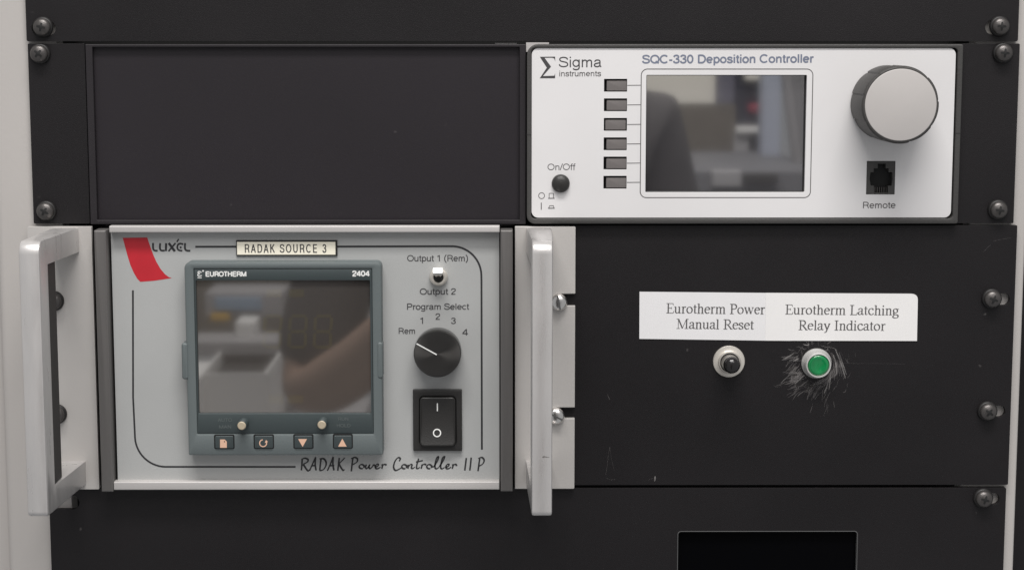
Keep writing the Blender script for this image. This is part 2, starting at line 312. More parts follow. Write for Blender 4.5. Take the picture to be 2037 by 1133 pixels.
SERIF = {
 ' ': (26, []),
 'E': (62, [st(18), h_((4, 98), (54, 98)), h_((18, 52), (42, 52)), h_((4, 2), (57, 2)), h_((54, 98), (56, 80)), h_((42, 62), (42, 42)), h_((56, 2), (60, 24))]),
 'P': (58, [st(18), h_((4, 98), (18, 98)), h_((4, 2), (33, 2)), ln((18, 97), (34, 97)) + arc(34, 73, 19, 24, 88, -88) + [(18, 49)]]),
 'M': (94, [h_((16, 2), (16, 98)), ln((17, 98), (47, 3)), h_((46, 3), (75, 98)), st(77), h_((3, 2), (28, 2)), h_((3, 98), (20, 98)), h_((63, 2), (91, 2)), h_((74, 98), (91, 98))]),
 'R': (68, [st(18), h_((4, 98), (18, 98)), h_((4, 2), (33, 2)), ln((18, 97), (34, 97)) + arc(34, 73, 19, 24, 88, -88) + [(18, 49)], ln((34, 49), (62, 2)), h_((54, 2), (72, 2))]),
 'L': (60, [st(18), h_((4, 98), (34, 98)), h_((4, 2), (54, 2)), h_((54, 2), (58, 26))]),
 'I': (36, [st(18), h_((4, 98), (32, 98)), h_((4, 2), (32, 2))]),
 'a': (46, [spl((8, 50), (12, 63), (22, 67), (33, 60), (33, 45), (33, 14), (40, 4), (46, 8)), spl((33, 42), (20, 36), (8, 27), (6, 14), (14, 4), (24, 6), (33, 16))]),
 'c': (46, [spl((40, 52), (35, 64), (24, 67), (12, 58), (7, 36), (13, 12), (26, 3), (36, 7), (43, 18))]),
 'd': (52, [st(40), h_((28, 98), (40, 98)), h_((40, 2), (51, 4)), spl((40, 54), (32, 65), (22, 66), (10, 54), (6, 32), (11, 10), (22, 3), (33, 6), (40, 16))]),
 'e': (46, [h_((8, 41), (41, 41)), arc(25, 35, 18, 31, 12, 318, 26)]),
 'g': (50, [arc(23, 45, 15, 21, 0, 360, 24), h_((34, 62), (48, 64)), spl((14, 28), (9, 18), (16, 8), (36, 4), (44, -8), (38, -24), (20, -28), (6, -20), (8, -6), (16, 4))]),
 'h': (54, [st(14), h_((3, 98), (14, 98)), h_((3, 2), (25, 2)), spl((14, 50), (22, 63), (32, 66), (40, 58), (41, 44), (41, 0)), h_((31, 2), (52, 2))]),
 'i': (28, [st(14, 0, 68), h_((4, 64), (14, 66)), h_((4, 2), (25, 2)), st(14, 86, 99)]),
 'l': (28, [st(14), h_((4, 98), (14, 98)), h_((4, 2), (25, 2))]),
 'm': (82, [st(14, 0, 68), h_((3, 64), (14, 66)), h_((3, 2), (25, 2)), spl((14, 50), (22, 63), (32, 66), (40, 58), (41, 44), (41, 0)), h_((32, 2), (51, 2)), spl((41, 50), (49, 63), (59, 66), (67, 58), (68, 44), (68, 0)), h_((58, 2), (79, 2))]),
 'n': (54, [st(14, 0, 68), h_((3, 64), (14, 66)), h_((3, 2), (25, 2)), spl((14, 50), (22, 63), (32, 66), (40, 58), (41, 44), (41, 0)), h_((31, 2), (52, 2))]),
 'o': (52, [arc(26, 34, 19.5, 31, 0, 360, 28)]),
 'r': (37, [st(14, 0, 68), h_((3, 64), (14, 66)), h_((3, 2), (26, 2)), spl((14, 46), (20, 60), (28, 66), (36, 62))]),
 's': (40, [spl((32, 50), (30, 62), (20, 67), (9, 61), (8, 48), (20, 37), (32, 25), (32, 10), (20, 3), (9, 7), (6, 20))]),
 't': (30, [spl((14, 86), (14, 50), (14, 14), (18, 4), (29, 8)), h_((3, 66), (28, 66))]),
 'u': (54, [spl((12, 66), (12, 40), (12, 16), (20, 4), (32, 7), (40, 20)), h_((2, 66), (12, 66)), st(40, 2, 68), h_((30, 66), (40, 66)), h_((40, 2), (51, 4))]),
 'w': (76, [ln((9, 66), (24, 2)), h_((24, 2), (38, 62)), ln((37, 66), (53, 2)), h_((53, 2), (67, 66)), h_((1, 66), (19, 66)), h_((29, 66), (45, 66)), h_((58, 66), (75, 66))]),
 'y': (52, [ln((9, 66), (27, 6)), spl((44, 66), (27, 6), (18, -20), (6, -24)), h_((1, 66), (19, 66)), h_((35, 66), (51, 66))]),
}
class Pen(B):
    def __init__(s, d): super().__init__(); s.d = d; s.k = 0
    def stroke(s, pts, w):
        s.k += 1; s.ribbon(pts, w, s.d + 0.004 * (s.k % 14)); return s
    def text(s, string, pa, pb, capy, weight=12, font=SANS, gap=0, slope=True, dplane=None):
        """pa, pb: measured left and right ends of the baseline; capy: measured height of the capitals' tops at the left end"""
        dp = s.d if dplane is None else dplane
        ax, az = P(*pa, dp); bx, bz = P(*pb, dp); _, cz = P(pa[0], capy, dp); cap = cz - az
        adv = sum(font[c][0] + gap for c in string) - gap; lead = 6
        length = math.hypot(bx - ax, bz - az); ux, uz = (bx - ax) / length, (bz - az) / length
        kx = length / (adv - 2 * lead); kz = cap / 100; x0 = -lead
        for c in string:
            w_, strokes = font[c]
            for stq in strokes:
                hair = isinstance(stq, tuple); pts = stq[1] if hair else stq
                q = [((x0 + x) * kx, z * kz) for x, z in pts]
                q = [(ax + ux * a - uz * b, az + uz * a + ux * b) for a, b in q]
                wm = weight * (kx + kz) / 2
                if font is SERIF:
                    if hair: w = wm * 0.42
                    else:
                        w = []
                        for i in range(len(q)):
                            a = q[max(i - 1, 0)]; b = q[min(i + 1, len(q) - 1)]
                            t = math.atan2(b[1] - a[1], b[0] - a[0])
                            w.append(wm * (0.36 + 0.64 * abs(math.sin(t - R(14)))))
                else: w = wm
                s.stroke(q, w)
            x0 += w_ + gap
        return s
    def px(s, pts, w, k=5, smooth=True):
        """a stroke given by measured points"""
        q = [P(a, b, s.d) for a, b in pts]
        return s.stroke(spl(*q, k=k) if smooth and len(q) > 2 else q, w)
    def fill(s, pts):
        s.k += 1; s.sheet([P(a, b, s.d) for a, b in pts], s.d + 0.004 * (s.k % 14)); return s
    def done(s, name, m, parent): return s.build(name, m, parent, flat=True)
def line_px(pen, pts, w):                # straight polyline of measured points, each leg its own bar
    for a, b in zip(pts, pts[1:]): pen.px([a, b], w)

# ================================================================== LARGE STRUCTURE: the cabinet the panels are screwed to
PX = lambda p: X(p[0], p[1], p[2] if len(p) > 2 else 0)
x_left, x_right = X(-30, 560, -3), X(2034, 560, -3)
cab = thing('rack_cabinet', 'grey white steel equipment rack whose two uprights show beside the black panels', 'rack', (0, -330, -60))
b = B()       # left upright: flat flange, then a folded edge that turns away
xl0, xl1 = X(16, 700, -3), X(128, 560, -3)
prof = [(xl1, -3), (xl0, -3)] + [(xl0 - 4 * math.sin(R(a)), -3 - 4 * (1 - math.cos(R(a)))) for a in (30, 60, 85)] + [(xl0 - 4.5, -11), (xl0 - 60, -12), (xl0 - 60, -16), (xl1, -16)]
b.rings([[(x, -330, d) for x, d in prof], [(x, 120, d) for x, d in prof]])
b.build('upright', 'post_paint', cab, smooth=True)
b = B()
xr0, xr1 = X(1925, 560, -3), X(2031, 560, -3)
prof = [(xr0, -3), (xr1, -3)] + [(xr1 + 1.5 * math.sin(R(a)), -3 - 1.5 * (1 - math.cos(R(a)))) for a in (30, 60, 90)] + [(xr1 + 1.5, -16), (xr0, -16)]
b.rings([[(x, -330, d) for x, d in prof[::-1]], [(x, 120, d) for x, d in prof[::-1]]])
b.build('upright', 'post_paint', cab, smooth=True)
b = B(); b.box(xl1 - 2, -330, -62, xr0 + 2, 120, -60); b.box(xl1 - 1, -330, -59.99, xl1 - 0.1, 120, -15.5); b.box(xr0 + 0.1, -330, -59.99, xr0 + 1, 120, -15.5)
b.build('interior_light_block', 'interior', cab)  # dark box added behind the panel gaps to block world light
b = B(); b.box(xr1 + 3, -330, -40, xr1 + 60, 120, -18)
b.build('side_panel', 'black_paint', cab)

def slot(x0, y0, x1, y1):
    r = rect(x0, y0, x1, y1); return rr(*r, r=(r[3] - r[1]) / 2 - 0.05, n=8)
# ------------------------------------------------------------------ top blank panel
zt = Z(82.5); tp = (X(51.5, 40), zt, X(2026.5, 40), zt + 87)
b = B(); b.plate(rr(*tp, r=0.8, n=3), [slot(63, 43, 111, 70), slot(1960, 40, 2008, 69)][::1], -2.95, 0)
o = b.build('blank_panel', 'black_paint', None, bevel=0.35)
tag(o, 'plain black blank panel along the top of the rack', 'panel')

# ------------------------------------------------------------------ second row: mounting tray with its two ears and the empty bay cover
zt2, zb2 = Z(87), Z(445.5)
tray = thing('mounting_tray', 'black mounting tray with side ears and a plain recessed cover filling its left bay', 'mounting tray', (0, zb2, 0))
xa, xb_ = X(61, 266), X(173.5, 266)
b = B(); b.plate(rr(xa, zb2 + 0.3, xb_, zt2, r=0.6, n=3), [], -2.95, 0); b.build('ear', 'black_paint', tray, bevel=0.3)
xc, xd_ = X(1908, 266), X(2022.5, 266)
b = B(); b.plate(rr(xc, zb2 + 0.3, xd_, zt2, r=0.6, n=3), [], -2.95, 0); b.build('ear', 'black_paint', tray, bevel=0.3)
fo = (xb_ + 0.5, zb2, X(1046, 266, 1), zt2 - 0.3)
fi = (X(188.5, 266, 1), Z(437.5, 600, 1), X(1033.5, 266, 1), Z(94, 600, 1))
b = B(); b.frame(fo, 0.3, fi, 0.3, -12, 1, 0.35); b.build('bay_frame', 'black_tray', tray)
b = B(); b.box(fi[0] + 0.05, fi[1] + 0.05, -6, fi[2] - 0.05, fi[3] - 0.05, -1.6); b.build('cover_plate', 'ribbed', tray)
b = B(); b.box(X(985, 88), zt2 - 0.25, -9, X(1028, 88), zt2 + 0.3, -2.2); b.box(X(1046.6, 88), zt2 - 4, -9, X(1092, 88), zt2 + 0.55, 0.2)
b.build('tray_flange', 'silver_rail', tray)
b = B(); b.box(fo[2] + 0.1, zb2 + 2, -16, xc - 0.2, zt2 - 0.5, -14.5); b.build('tray_back', 'interior', tray)

# ------------------------------------------------------------------ deposition controller
DC = 4.0; DW = 3.2
dc = thing('deposition_controller', 'white faced deposition controller with grey screen, six keys and a big silver knob', 'controller', (X(1480, 440), zb2, -14))
bo = (X(1048, 266, DC), Z(445, 1480, DC), X(1911, 266, DC), Z(88, 1480, DC))
bi = (X(1056.8, 266, DC), Z(434.5, 1480, DC), X(1900.5, 266, DC), Z(95.5, 1480, DC))
b = B(); b.frame(bo, 5.5, bi, 2.0, -13, DC, 0.5, rso=(4, 1.0, 1.0, 5.5)); b.build('bezel', 'bezel_plastic', dc, smooth=True)
for sm in ([(1046.5, 268.5), (1057.5, 268.5)], [(1901, 265.5), (1911.5, 265.5)]): p = Pen(DC + 0.03); p.px(sm, 0.3); p.done('bezel_seam', 'dark_cavity', dc)
wp = (X(1057.6, 266, DW), Z(432.8, 1480, DW), X(1896.5, 266, DW), Z(96, 1480, DW))
sx0, sz0, sx1, sz1 = rect(1284.8, 149.3, 1603, 382.5, DW)
scr = rr(sx0, sz0, sx1, sz1, r=0.5, n=3)
key_y = [170.1, 208.9, 247.8, 286.4, 324.6, 362.8]
key_x = [(1201.6, 1247.6), (1201.4, 1247.4), (1201.2, 1247.2), (1200.9, 1246.8), (1200.6, 1246.6), (1200.4, 1246.4)]
kh = [rect(x0, y - 12.9, x1, y + 12.7, DW) for (x0, x1), y in zip(key_x, key_y)]
jk = rect(1723.6, 320.2, 1780.6, 386.8, DW)
pbx, pbz = P(1115.4, 365, DW); 
b = B(); b.plate(rr(*wp, r=3.3, n=8), [scr] + [rr(*k, r=0.15, n=2) for k in kh] + [rr(*jk, r=0.2, n=2), circle(pbx, pbz, 4.45, 32)], 1.2, DW)
fp = b.build('front_panel', 'white_panel', dc, bevel=0.18)
b = B(); b.frame((wp[0] + .3, wp[1] + .3, wp[2] - .3, wp[3] - .3), 3, (sx0 + .1, sz0 + .1, sx1 - .1, sz1 - .1), 0.4, -12, -1.2, 0.1)
b.build('backing_plate', 'dark_cavity', dc)
# screen: recessed, with its black rim
b = B(); b.frame((sx0 - 2, sz0 - 2, sx1 + 2, sz1 + 2), 0.5, (sx0 + 0.35, sz0 + 0.3, sx1 - 0.35, sz1 - 0.3), 0.3, -1.1, 1.15, 0.15)
rim = b.build('screen_rim', 'dark_cavity', dc)
b = B(); b.box(sx0 - 1.5, sz0 - 1.5, -4, sx1 + 1.5, sz1 + 1.5, -0.9); b.build('screen', 'lcd', dc)
E_ = DW + 0.05
p = Pen(E_); rf = rect(1274.6, 137.6, 1614.6, 393, E_); lp = rr(*rf, r=3.0, n=8); p.stroke(lp + [lp[0], lp[1]], 0.42)
for (x0, x1), y in zip(key_x, key_y): p.px([(x1 + 0.6, y), (1274.6, y - 0.3)], 0.34)
p.done('screen_outline', 'ink_grey', fp)
# lettering
p = Pen(E_)
p.text('Sigma', (1112.4, 134.2), (1195.3, 133.9), 113.2, 9.5); p.done('lettering', 'ink_dark', fp)
p = Pen(E_); p.text('instruments', (1112.6, 152.2), (1195, 151.9), 140.9, 11); p.done('lettering', 'ink_grey', fp)
p = Pen(E_)
for poly in ([(150, 147), (204, 152), (291, 270), (236, 280)], [(291, 270), (186, 391), (150, 414), (246, 270)],
             [(150, 415), (342, 415), (342, 352), (332, 383), (180, 388)], [(150, 147), (342, 145), (343, 205), (331, 168), (308, 159), (195, 159)]):
    p.fill([(1050 + x / 6.296, 90 + y / 6.296) for x, y in poly])
p.done('emblem', 'ink_dark', fp)
p = Pen(E_); p.text('SQC-330 Deposition Controller', (1278.4, 126.5), (1617, 124.8), 109.8, 16, gap=1.5); p.done('lettering', 'ink_blue', fp)
p = Pen(E_); p.text('On/Off', (1090, 338.6), (1143.3, 338.3), 325.6, 9.5); p.done('lettering', 'ink_grey', fp)
p = Pen(E_); p.text('Remote', (1716.4, 414.3), (1780.6, 414), 401.4, 11); p.done('lettering', 'ink_grey', fp)
p = Pen(E_)
ox, oz = P(1077.4, 389.2, E_); p.stroke(arc(ox, oz, 1.45, 1.45, 0, 360, 28), 0.34)
line_px(p, [(1092.4, 394), (1092.4, 384.6), (1101, 384.5), (1101, 394)], 0.3); p.px([(1090.4, 394.4), (1103.2, 394.3)], 0.42)
p.px([(1076.8, 403), (1076.7, 417)], 0.42)
line_px(p, [(1091.6, 413.6), (1093.2, 409), (1101, 409), (1102, 413.6)], 0.3); p.px([(1090.4, 414), (1103.2, 413.9)], 0.45)
p.done('power_symbols', 'ink_grey', fp)
for i, (k, y) in enumerate(zip(kh, key_y)):
    x0, x1 = key_x[i]; a0, a1 = ((x0 + 3, x1 - 2.2) if i == 2 else (x0 + 5.4, x1 - 0.6))
    kr = rect(a0, y - 9.6, a1, y + 10.6, 2.6)
    b = B(); b.pad(kr, 0.35, -1, 2.6, 0.3, 4); b.build('key', 'key_grey', dc, smooth=True)
b = B(); b.lathe(pbx, pbz, [(4.35, -1), (4.35, 4.2), (4.1, 4.9), (3.3, 5.6), (2.0, 6.0), (0.5, 6.25)], 40); b.build('power_button', 'black_plastic', dc, smooth=True)
# remote socket
cav = [(295, 740), (350, 740), (350, 772), (370, 772), (370, 798), (395, 798), (397, 845), (390, 890), (365, 890), (365, 938), (270, 938), (270, 890), (248, 890), (240, 845), (246, 798), (268, 798), (268, 772), (295, 772)]
cavp = [P(1660 + x / 3.432, 110 + z / 3.432, 2.8) for x, z in cav]
jr = (jk[0] + 0.15, jk[1] + 0.15, jk[2] - 0.15, jk[3] - 0.15)
b = B(); b.plate(rr(*jr, r=0.1, n=2), [cavp], -1, 2.8); jo = b.build('socket', 'bezel_plastic', dc, bevel=0.1)
b = B(); b.box(jr[0], jr[1], -3, jr[2], jr[3], -1.1); b.build('socket_back', 'dark_cavity', jo)
b = B()
for i in range(6):
    cx, cz = P(1740.6 + i * 4.5, 381, 1.5); b.box(cx - 0.22, cz - 0.8, -0.9, cx + 0.22, cz + 2.2, 1.2)
b.build('contacts', 'screw_black', jo)
# tuning knob
kd = DW + 29.5; kx, kz = P(1791.7, 208.8, kd); pxmm = (CAM_H - kd) / F_PX * 1.006; Rk = 76.8 * pxmm
def lobes(r, d, n=180, g=0.6):
    out = []
    for i in range(n):
        a = 360 * i / n; q = (a - 5) % 40; rr_ = r
        if q < 3: rr_ = r - g
        elif q < 24: rr_ = r - g * 0.45 * (1 - math.sin(R(90 * min(1, (q - 3) / 21))))
        out.append((kx + rr_ * math.cos(R(a)), kz + rr_ * math.sin(R(a)), d))
    return out
b = B(); b.rings([lobes(Rk - 1, DW + 0.02), lobes(Rk, DW + 0.7), lobes(Rk, kd - 1.6), lobes(Rk - 0.25, kd - 0.6, g=0.35), lobes(Rk - 0.9, kd, g=0.05)])
kn = b.build('knob', 'knob_black', dc, smooth=True)
b = B(); rc = 70.6 * pxmm; b.lathe(kx, kz, [(rc, kd - 0.4), (rc, kd + 0.25), (rc - 0.12, kd + 0.4), (rc - 0.3, kd + 0.45)], 96); b.build('knob_cap', 'knob_cap', kn, smooth=True)

# ================================================================== power controller (third row, left half)
D3 = 4.0; DP = 9.0
zt3, zb3 = Z(450.5, 600, 3), Z(972, 600, 3)
pc = thing('power_controller', 'silver power controller with red swoosh, rotary knob, rocker switch and two bar handles', 'controller', (X(600, 970), zb3, 0))
# ears
el = rect(63, 449.5, 189.5, 973, 3.0)
b = B(); b.plate(rr(el[0], zb3, el[2], zt3, r=0.5, n=3), [], 0.05, 3); b.build('ear', 'ear_metal', pc, bevel=0.35)
er0, er1 = X(1024.3, 700, 3), X(1143.8, 700, 3)
def zz(py): return Z(py, 1135, 3)
nx = X(1100, 700, 3)
ear = [(er0, zb3), (er1 - .4, zb3), (er1, zb3 + .4), (er1, zz(831.6)), (nx + 2, zz(832)), (nx, zz(826)), (nx, zz(816)), (nx + 2, zz(810)), (er1, zz(810)),
       (er1, zz(608)), (nx + 2, zz(608.4)), (nx, zz(602)), (nx, zz(591)), (nx + 2, zz(584.4)), (er1, zz(584)), (er1, zt3 - .4), (er1 - .4, zt3), (er0, zt3)]
b = B(); b.plate(ear, [], 0.05, 3); b.build('ear', 'ear_metal', pc, bevel=0.35)
# side pillars
def pillar(x0, x1):
    b = B(); b.pad((x0, zb3 + 0.2, x1, zt3 - 1.2), 0.4, -20, DP + 0.6, 0.8, 4); b.build('side_pillar', 'grey_pillar', pc, smooth=True)
pillar(X(194, 700, DP), X(218, 700, DP)); pillar(X(995.5, 700, DP), X(1020, 700, DP))
px0, px1 = X(227, 700, D3), X(993.5, 700, D3)
zr_t, zr_b = Z(462.5, 600, DP), Z(957.5, 600, DP)
b = B(); b.box(px0, zb3 + 0.5, 1, px1, zt3 - 0.5, D3); pf = b.build('front_panel', 'silver_panel', pc, bevel=0.15)
rx0, rx1 = X(217, 456, DP), X(994, 456, DP)
b = B(); b.pad((rx0, zr_t, rx1, Z(449.3, 600, DP)), 0.3, D3 + 0.02, DP, 0.5, 3); b.build('top_rail', 'silver_rail', pc, smooth=True)
rx0, rx1 = X(226, 965, DP), X(993.5, 965, DP)
b = B(); b.pad((rx0, Z(973.5, 600, DP), rx1, zr_b), 0.3, D3 + 0.02, DP, 0.5, 3); b.build('bottom_rail', 'silver_rail', pc, smooth=True)
b = B(); b.box(el[2] + 0.3, zb3 + 1, -30, er0 - 0.3, zt3 - 2, -21); b.build('case_body', 'interior', pc)
# handles: rounded bar, two arms, dark liner on the back of the grip
DH = 66.8; BW = 13.2
def handle(cx, zt_, zb_, shift):
    bev = 1.0
    # bar across x: wide at the base, slimmer at the grip
    def hw(d): return 6.3 - 1.55 * min(1, max(0, (d - 3) / (DH - 3)))
    def mid(d): return cx + shift * (1 - min(1, max(0, (d - 3) / (DH - 12))))
    def path(i):
        r, q = 6.0, 2.6; o = []
        for a in range(0, 91, 15): o.append((zt_ - r + (r - i) * math.sin(R(90 - a)), DH - r + (r - i) * math.sin(R(a))))
        for a in range(90, -1, -15): o.append((zb_ + q - (q - i) * math.sin(R(90 - a)), DH - q + (q - i) * math.sin(R(a))))
        return [(zt_ - i, 3.0), (zt_ - i, 30.0)] + o + [(zb_ + i, 30.0), (zb_ + i, 3.0)]
    b = B(); out0, out1 = path(0), path(bev); n = len(out0)
    inn = [(zt_ - 12, 3.0), (zt_ - 12, DH - 13), (zb_ + 12, DH - 13), (zb_ + 12, 3.0)]
    rows = []
    for sg, ins, pth in ((-1, 0, out1), (-1, bev * 0.3, [((p[0] + q[0]) / 2 + (p[0] - q[0]) * 0.2, (p[1] + q[1]) / 2 + (p[1] - q[1]) * 0.2) for p, q in zip(out0, out1)]), (-1, bev, out0), (1, bev, out0),
                         (1, bev * 0.3, [((p[0] + q[0]) / 2 + (p[0] - q[0]) * 0.2, (p[1] + q[1]) / 2 + (p[1] - q[1]) * 0.2) for p, q in zip(out0, out1)]), (1, 0, out1)):
        rows.append([b.bm.verts.new(V(mid(d) + sg * (hw(d) - ins), z, d)) for z, d in pth])
    for a, c in zip(rows, rows[1:]):
        for i in range(n - 1): b.bm.faces.new((a[i], a[i + 1], c[i + 1], c[i]))
    iv = [[b.bm.verts.new(V(mid(d) + sg * hw(d), z, d)) for z, d in inn] for sg in (-1, 1)]
    for i in range(3): b.bm.faces.new((iv[0][i], iv[0][i + 1], iv[1][i + 1], iv[1][i]))
    m = n // 2
    for rw, v in ((rows[0], iv[0]), (rows[-1], iv[1])):
        b.bm.faces.new([rw[0], rw[1], v[1], v[0]]); b.bm.faces.new(list(rw[1:-1]) + [v[2], v[1]]); b.bm.faces.new([rw[-2], rw[-1], v[3], v[2]])
    b.bm.faces.new([r[0] for r in rows] + [iv[1][0], iv[0][0]]); b.bm.faces.new([r[-1] for r in rows] + [iv[1][3], iv[0][3]])
    h = b.build('handle', 'handle_metal', pc, smooth=True)
    w = hw(DH - 20) - 0.35
    b = B(); b.box(cx - w, zb_ + 12.05, DH - 29, cx + w, zt_ - 12.05, DH - 13.05)
    b.build('grip_liner', 'handle_liner', h, bevel=0.6)
    return h
hzt, hzb = Z(480, 1080, DH), Z(1027, 1080, DH)
hl = handle(X(66, 760, DH), hzt, hzb, 2.0)
hr = handle(X(1078.4, 760, DH), hzt, hzb, -0.4)
p = Pen(DH + 0.05); p.px([(1079, 908.8), (1083, 907.6), (1088, 908.4), (1093, 908.6)], [0.2] + [0.6] * 5 + [0.35] * 5 + [0.2] * 5); 
p.done('scuff_mark', 'scuff', hr)
# border line, logo, lettering
E3 = D3 + 0.06
p = Pen(E3)
p.px([(388.5, 490.6), (470, 490.4)], 0.95)
q0 = [P(670, 490.2, E3), P(896, 489.6, E3)]; cxx, czz = P(899, 545, E3)
ex, ez = P(957.6, 548, E3); tx, tz = P(899, 489.6, E3)
q = q0 + arc(tx, ez, ex - tx, tz - ez, 88, 2, 14) + [P(957.8, 560, E3), P(958.6, 893.5, E3)]
p.stroke(q, 0.95); p.done('border_line', 'ink_black', pf); p = Pen(E3)
lx, lz = P(264.4, 577, E3); bx_, bz_ = P(330, 927.6, E3); mx, mz = P(268.5, 868, E3)
q = [(lx, lz), (mx - 0.4, mz + 20), (mx, mz)] + arc(bx_, mz, bx_ - mx, mz - bz_, 182, 268, 14) + [(bx_ + 2, bz_), P(588, 927.8, E3)]
p.stroke(q, 0.9); p.done('border_line', 'ink_black', pf)
c6 = lambda x, y: (220 + x / 4.428, 450 + y / 4.428)
p = Pen(E3); fl = [(107, 101), (322, 98), (345, 165), (372, 240), (402, 310), (440, 375), (480, 422), (512, 446), (540, 455), (470, 466), (380, 479), (262, 488), (236, 462), (206, 412), (176, 345), (150, 262), (128, 180)]
p.fill([c6(*a) for a in fl]); p.done('red_emblem', 'red_print', pf)
p = Pen(E3)
for w, pts in ((3.0, [(374, 146), (374, 185), (379, 206), (394, 214), (414, 214)]), (3.0, [(437, 148), (434, 185), (440, 207), (456, 214), (476, 213)]), (3.4, [(489, 148), (487, 218)]),
               (3.9, [(512, 147), (566, 220)]), (2.6, [(572, 147), (510, 220)]), (2.2, [(600, 112), (583, 138)]),
               (2.8, [(640, 158), (612, 152), (592, 164), (588, 190), (600, 209), (632, 215)]), (3.2, [(610, 186), (625, 186)]), (3.0, [(656, 147), (655, 188), (662, 208), (678, 214), (702, 215)])):
    p.px([c6(*a) for a in pts], w * 0.31)
p.done('logo_lettering', 'ink_black', pf)
p = Pen(E3)
p.text('Output 1 (Rem)', (810.8, 519.6), (930.6, 519.4), 507.2, 12.5); p.text('Output 2', (836, 585.7), (906, 585.5), 573.3, 12.5)
p.text('Program Select', (809.6, 615.7), (932, 615.5), 603.3, 12.5); p.text('Rem', (793, 663.7), (825.8, 663.6), 651.8, 12.5)
for c, x0, x1, y0, y1 in (('1', 835.5, 843.5, 643.4, 631), ('2', 866.8, 874.9, 635.4, 623), ('3', 898, 906, 643.8, 631.5), ('4', 920.6, 930, 666.6, 654)):
    p.text(c, (x0, y0), (x1, y0), y1, 12.5)
p.done('lettering', 'ink_dark', pf)
# brush script line
c8 = lambda x, y: (560 + x / 4.63, 890 + y / 4.63)
SC = [[(190, 100), (188, 150), (183, 207)], [(188, 104), (215, 95), (243, 106), (238, 130), (200, 150)], [(200, 150), (225, 190), (247, 212), (262, 196)],
 [(258, 210), (285, 150), (314, 85)], [(314, 85), (310, 150), (318, 207)], [(275, 166), (318, 160)],
 [(364, 95), (358, 150), (352, 207)], [(350, 102), (388, 100), (410, 130), (408, 165), (385, 200), (350, 210)],
 [(422, 210), (450, 150), (476, 82)], [(476, 82), (473, 150), (483, 207)], [(438, 166), (486, 160)],
 [(532, 92), (525, 150), (518, 210)], [(582, 92), (560, 115), (525, 150)], [(530, 148), (550, 185), (568, 207), (580, 198)],
 [(658, 94), (650, 150), (643, 216)], [(640, 100), (672, 88), (698, 100), (694, 130), (650, 158)],
 arc(738, 172, 22, 19, 60, 400, 16), [(757, 160), (766, 166), (778, 160)],
 [(782, 152), (774, 178), (784, 191), (800, 175), (812, 155), (806, 178), (816, 191), (834, 176), (848, 152)], [(848, 152), (856, 162), (868, 160)],
 [(862, 178), (886, 168), (892, 152), (876, 152), (864, 172), (870, 190), (890, 190), (912, 176)],
 [(924, 150), (930, 162), (924, 192)], [(926, 172), (940, 154), (956, 152), (966, 160)],
 [(1084, 122), (1094, 98), (1072, 90), (1044, 125), (1032, 175), (1048, 206), (1078, 198), (1106, 180)],
 arc(1130, 172, 22, 19, 60, 400, 16), [(1148, 160), (1158, 166), (1168, 158)],
 [(1170, 154), (1164, 190)], [(1165, 178), (1188, 153), (1202, 158), (1196, 182), (1208, 190), (1228, 176)],
 [(1264, 98), (1248, 150), (1244, 184), (1256, 190), (1276, 178)], [(1238, 130), (1270, 124), (1302, 116)],
 [(1290, 152), (1294, 162), (1286, 192)], [(1288, 172), (1304, 154), (1322, 150), (1330, 160)],
 arc(1360, 172, 22, 19, 60, 400, 16), [(1378, 160), (1390, 174), (1402, 172)],
 [(1402, 174), (1436, 120), (1446, 84), (1432, 88), (1416, 140), (1414, 180), (1428, 192), (1450, 178)],
 [(1452, 174), (1488, 120), (1502, 82), (1486, 88), (1470, 140), (1466, 180), (1480, 192), (1502, 178)],
 [(1512, 178), (1536, 168), (1542, 152), (1526, 152), (1514, 172), (1520, 190), (1540, 190), (1562, 176)],
 [(1574, 150), (1580, 162), (1572, 192)], [(1574, 172), (1590, 154), (1606, 152), (1614, 166)],
 [(1702, 93), (1695, 150), (1688, 207)], [(1747, 88), (1741, 150), (1734, 207)],
 [(1826, 100), (1818, 150), (1810, 214)], [(1812, 98), (1846, 88), (1866, 112), (1855, 145), (1820, 168)]]
p = Pen(E3)
for s_ in SC:
    q = [P(*c8(*a), E3) for a in s_]; q = spl(*q) if len(q) > 2 else [q[0], ((q[0][0] + q[1][0]) / 2, (q[0][1] + q[1][1]) / 2), q[1]]
    w = []
    for i in range(len(q)):
        a = q[max(i - 1, 0)]; e = q[min(i + 1, len(q) - 1)]; t = math.atan2(e[1] - a[1], e[0] - a[0])
        w.append(0.5 + 0.45 * abs(math.sin(t - R(40))))
    p.stroke(q, w)
p.done('script_lettering', 'ink_black', pf)
# toggle switch
tx, tz = P(872.4, 551, 6); 
b = B(); b.lathe(tx, tz, [(4.5, D3), (4.5, 5.4), (4.2, 5.9), (3.9, 6.0), (3.75, 6.2), (3.75, 8.2), (3.5, 8.6), (2.9, 8.6), (2.5, 8.2), (2.5, 6.3)], 40)
tg = b.build('toggle_switch', 'nickel', pc, smooth=True)
b = B(); b.lathe(tx, tz, [(2.48, 6.4), (2.48, 7.2)], 24); b.build('switch_well', 'dark_cavity', tg)
b = B()
def lev(t, w, h): 
    c = Vector((tx, tz + 0.1 + 4.5 * t, 7.3 + 9.0 * t)); return [(c.x + x, c.y + z, c.z - 0.55 * z) for x, z in rr(-w / 2, -h / 2, w / 2, h / 2, r=0.5, n=3)]
b.rings([lev(0, 2.2, 1.6), lev(0.5, 3.6, 2.0), lev(0.93, 4.9, 2.6), lev(1.0, 4.6, 2.3)]); b.build('lever', 'chrome', tg, smooth=True)
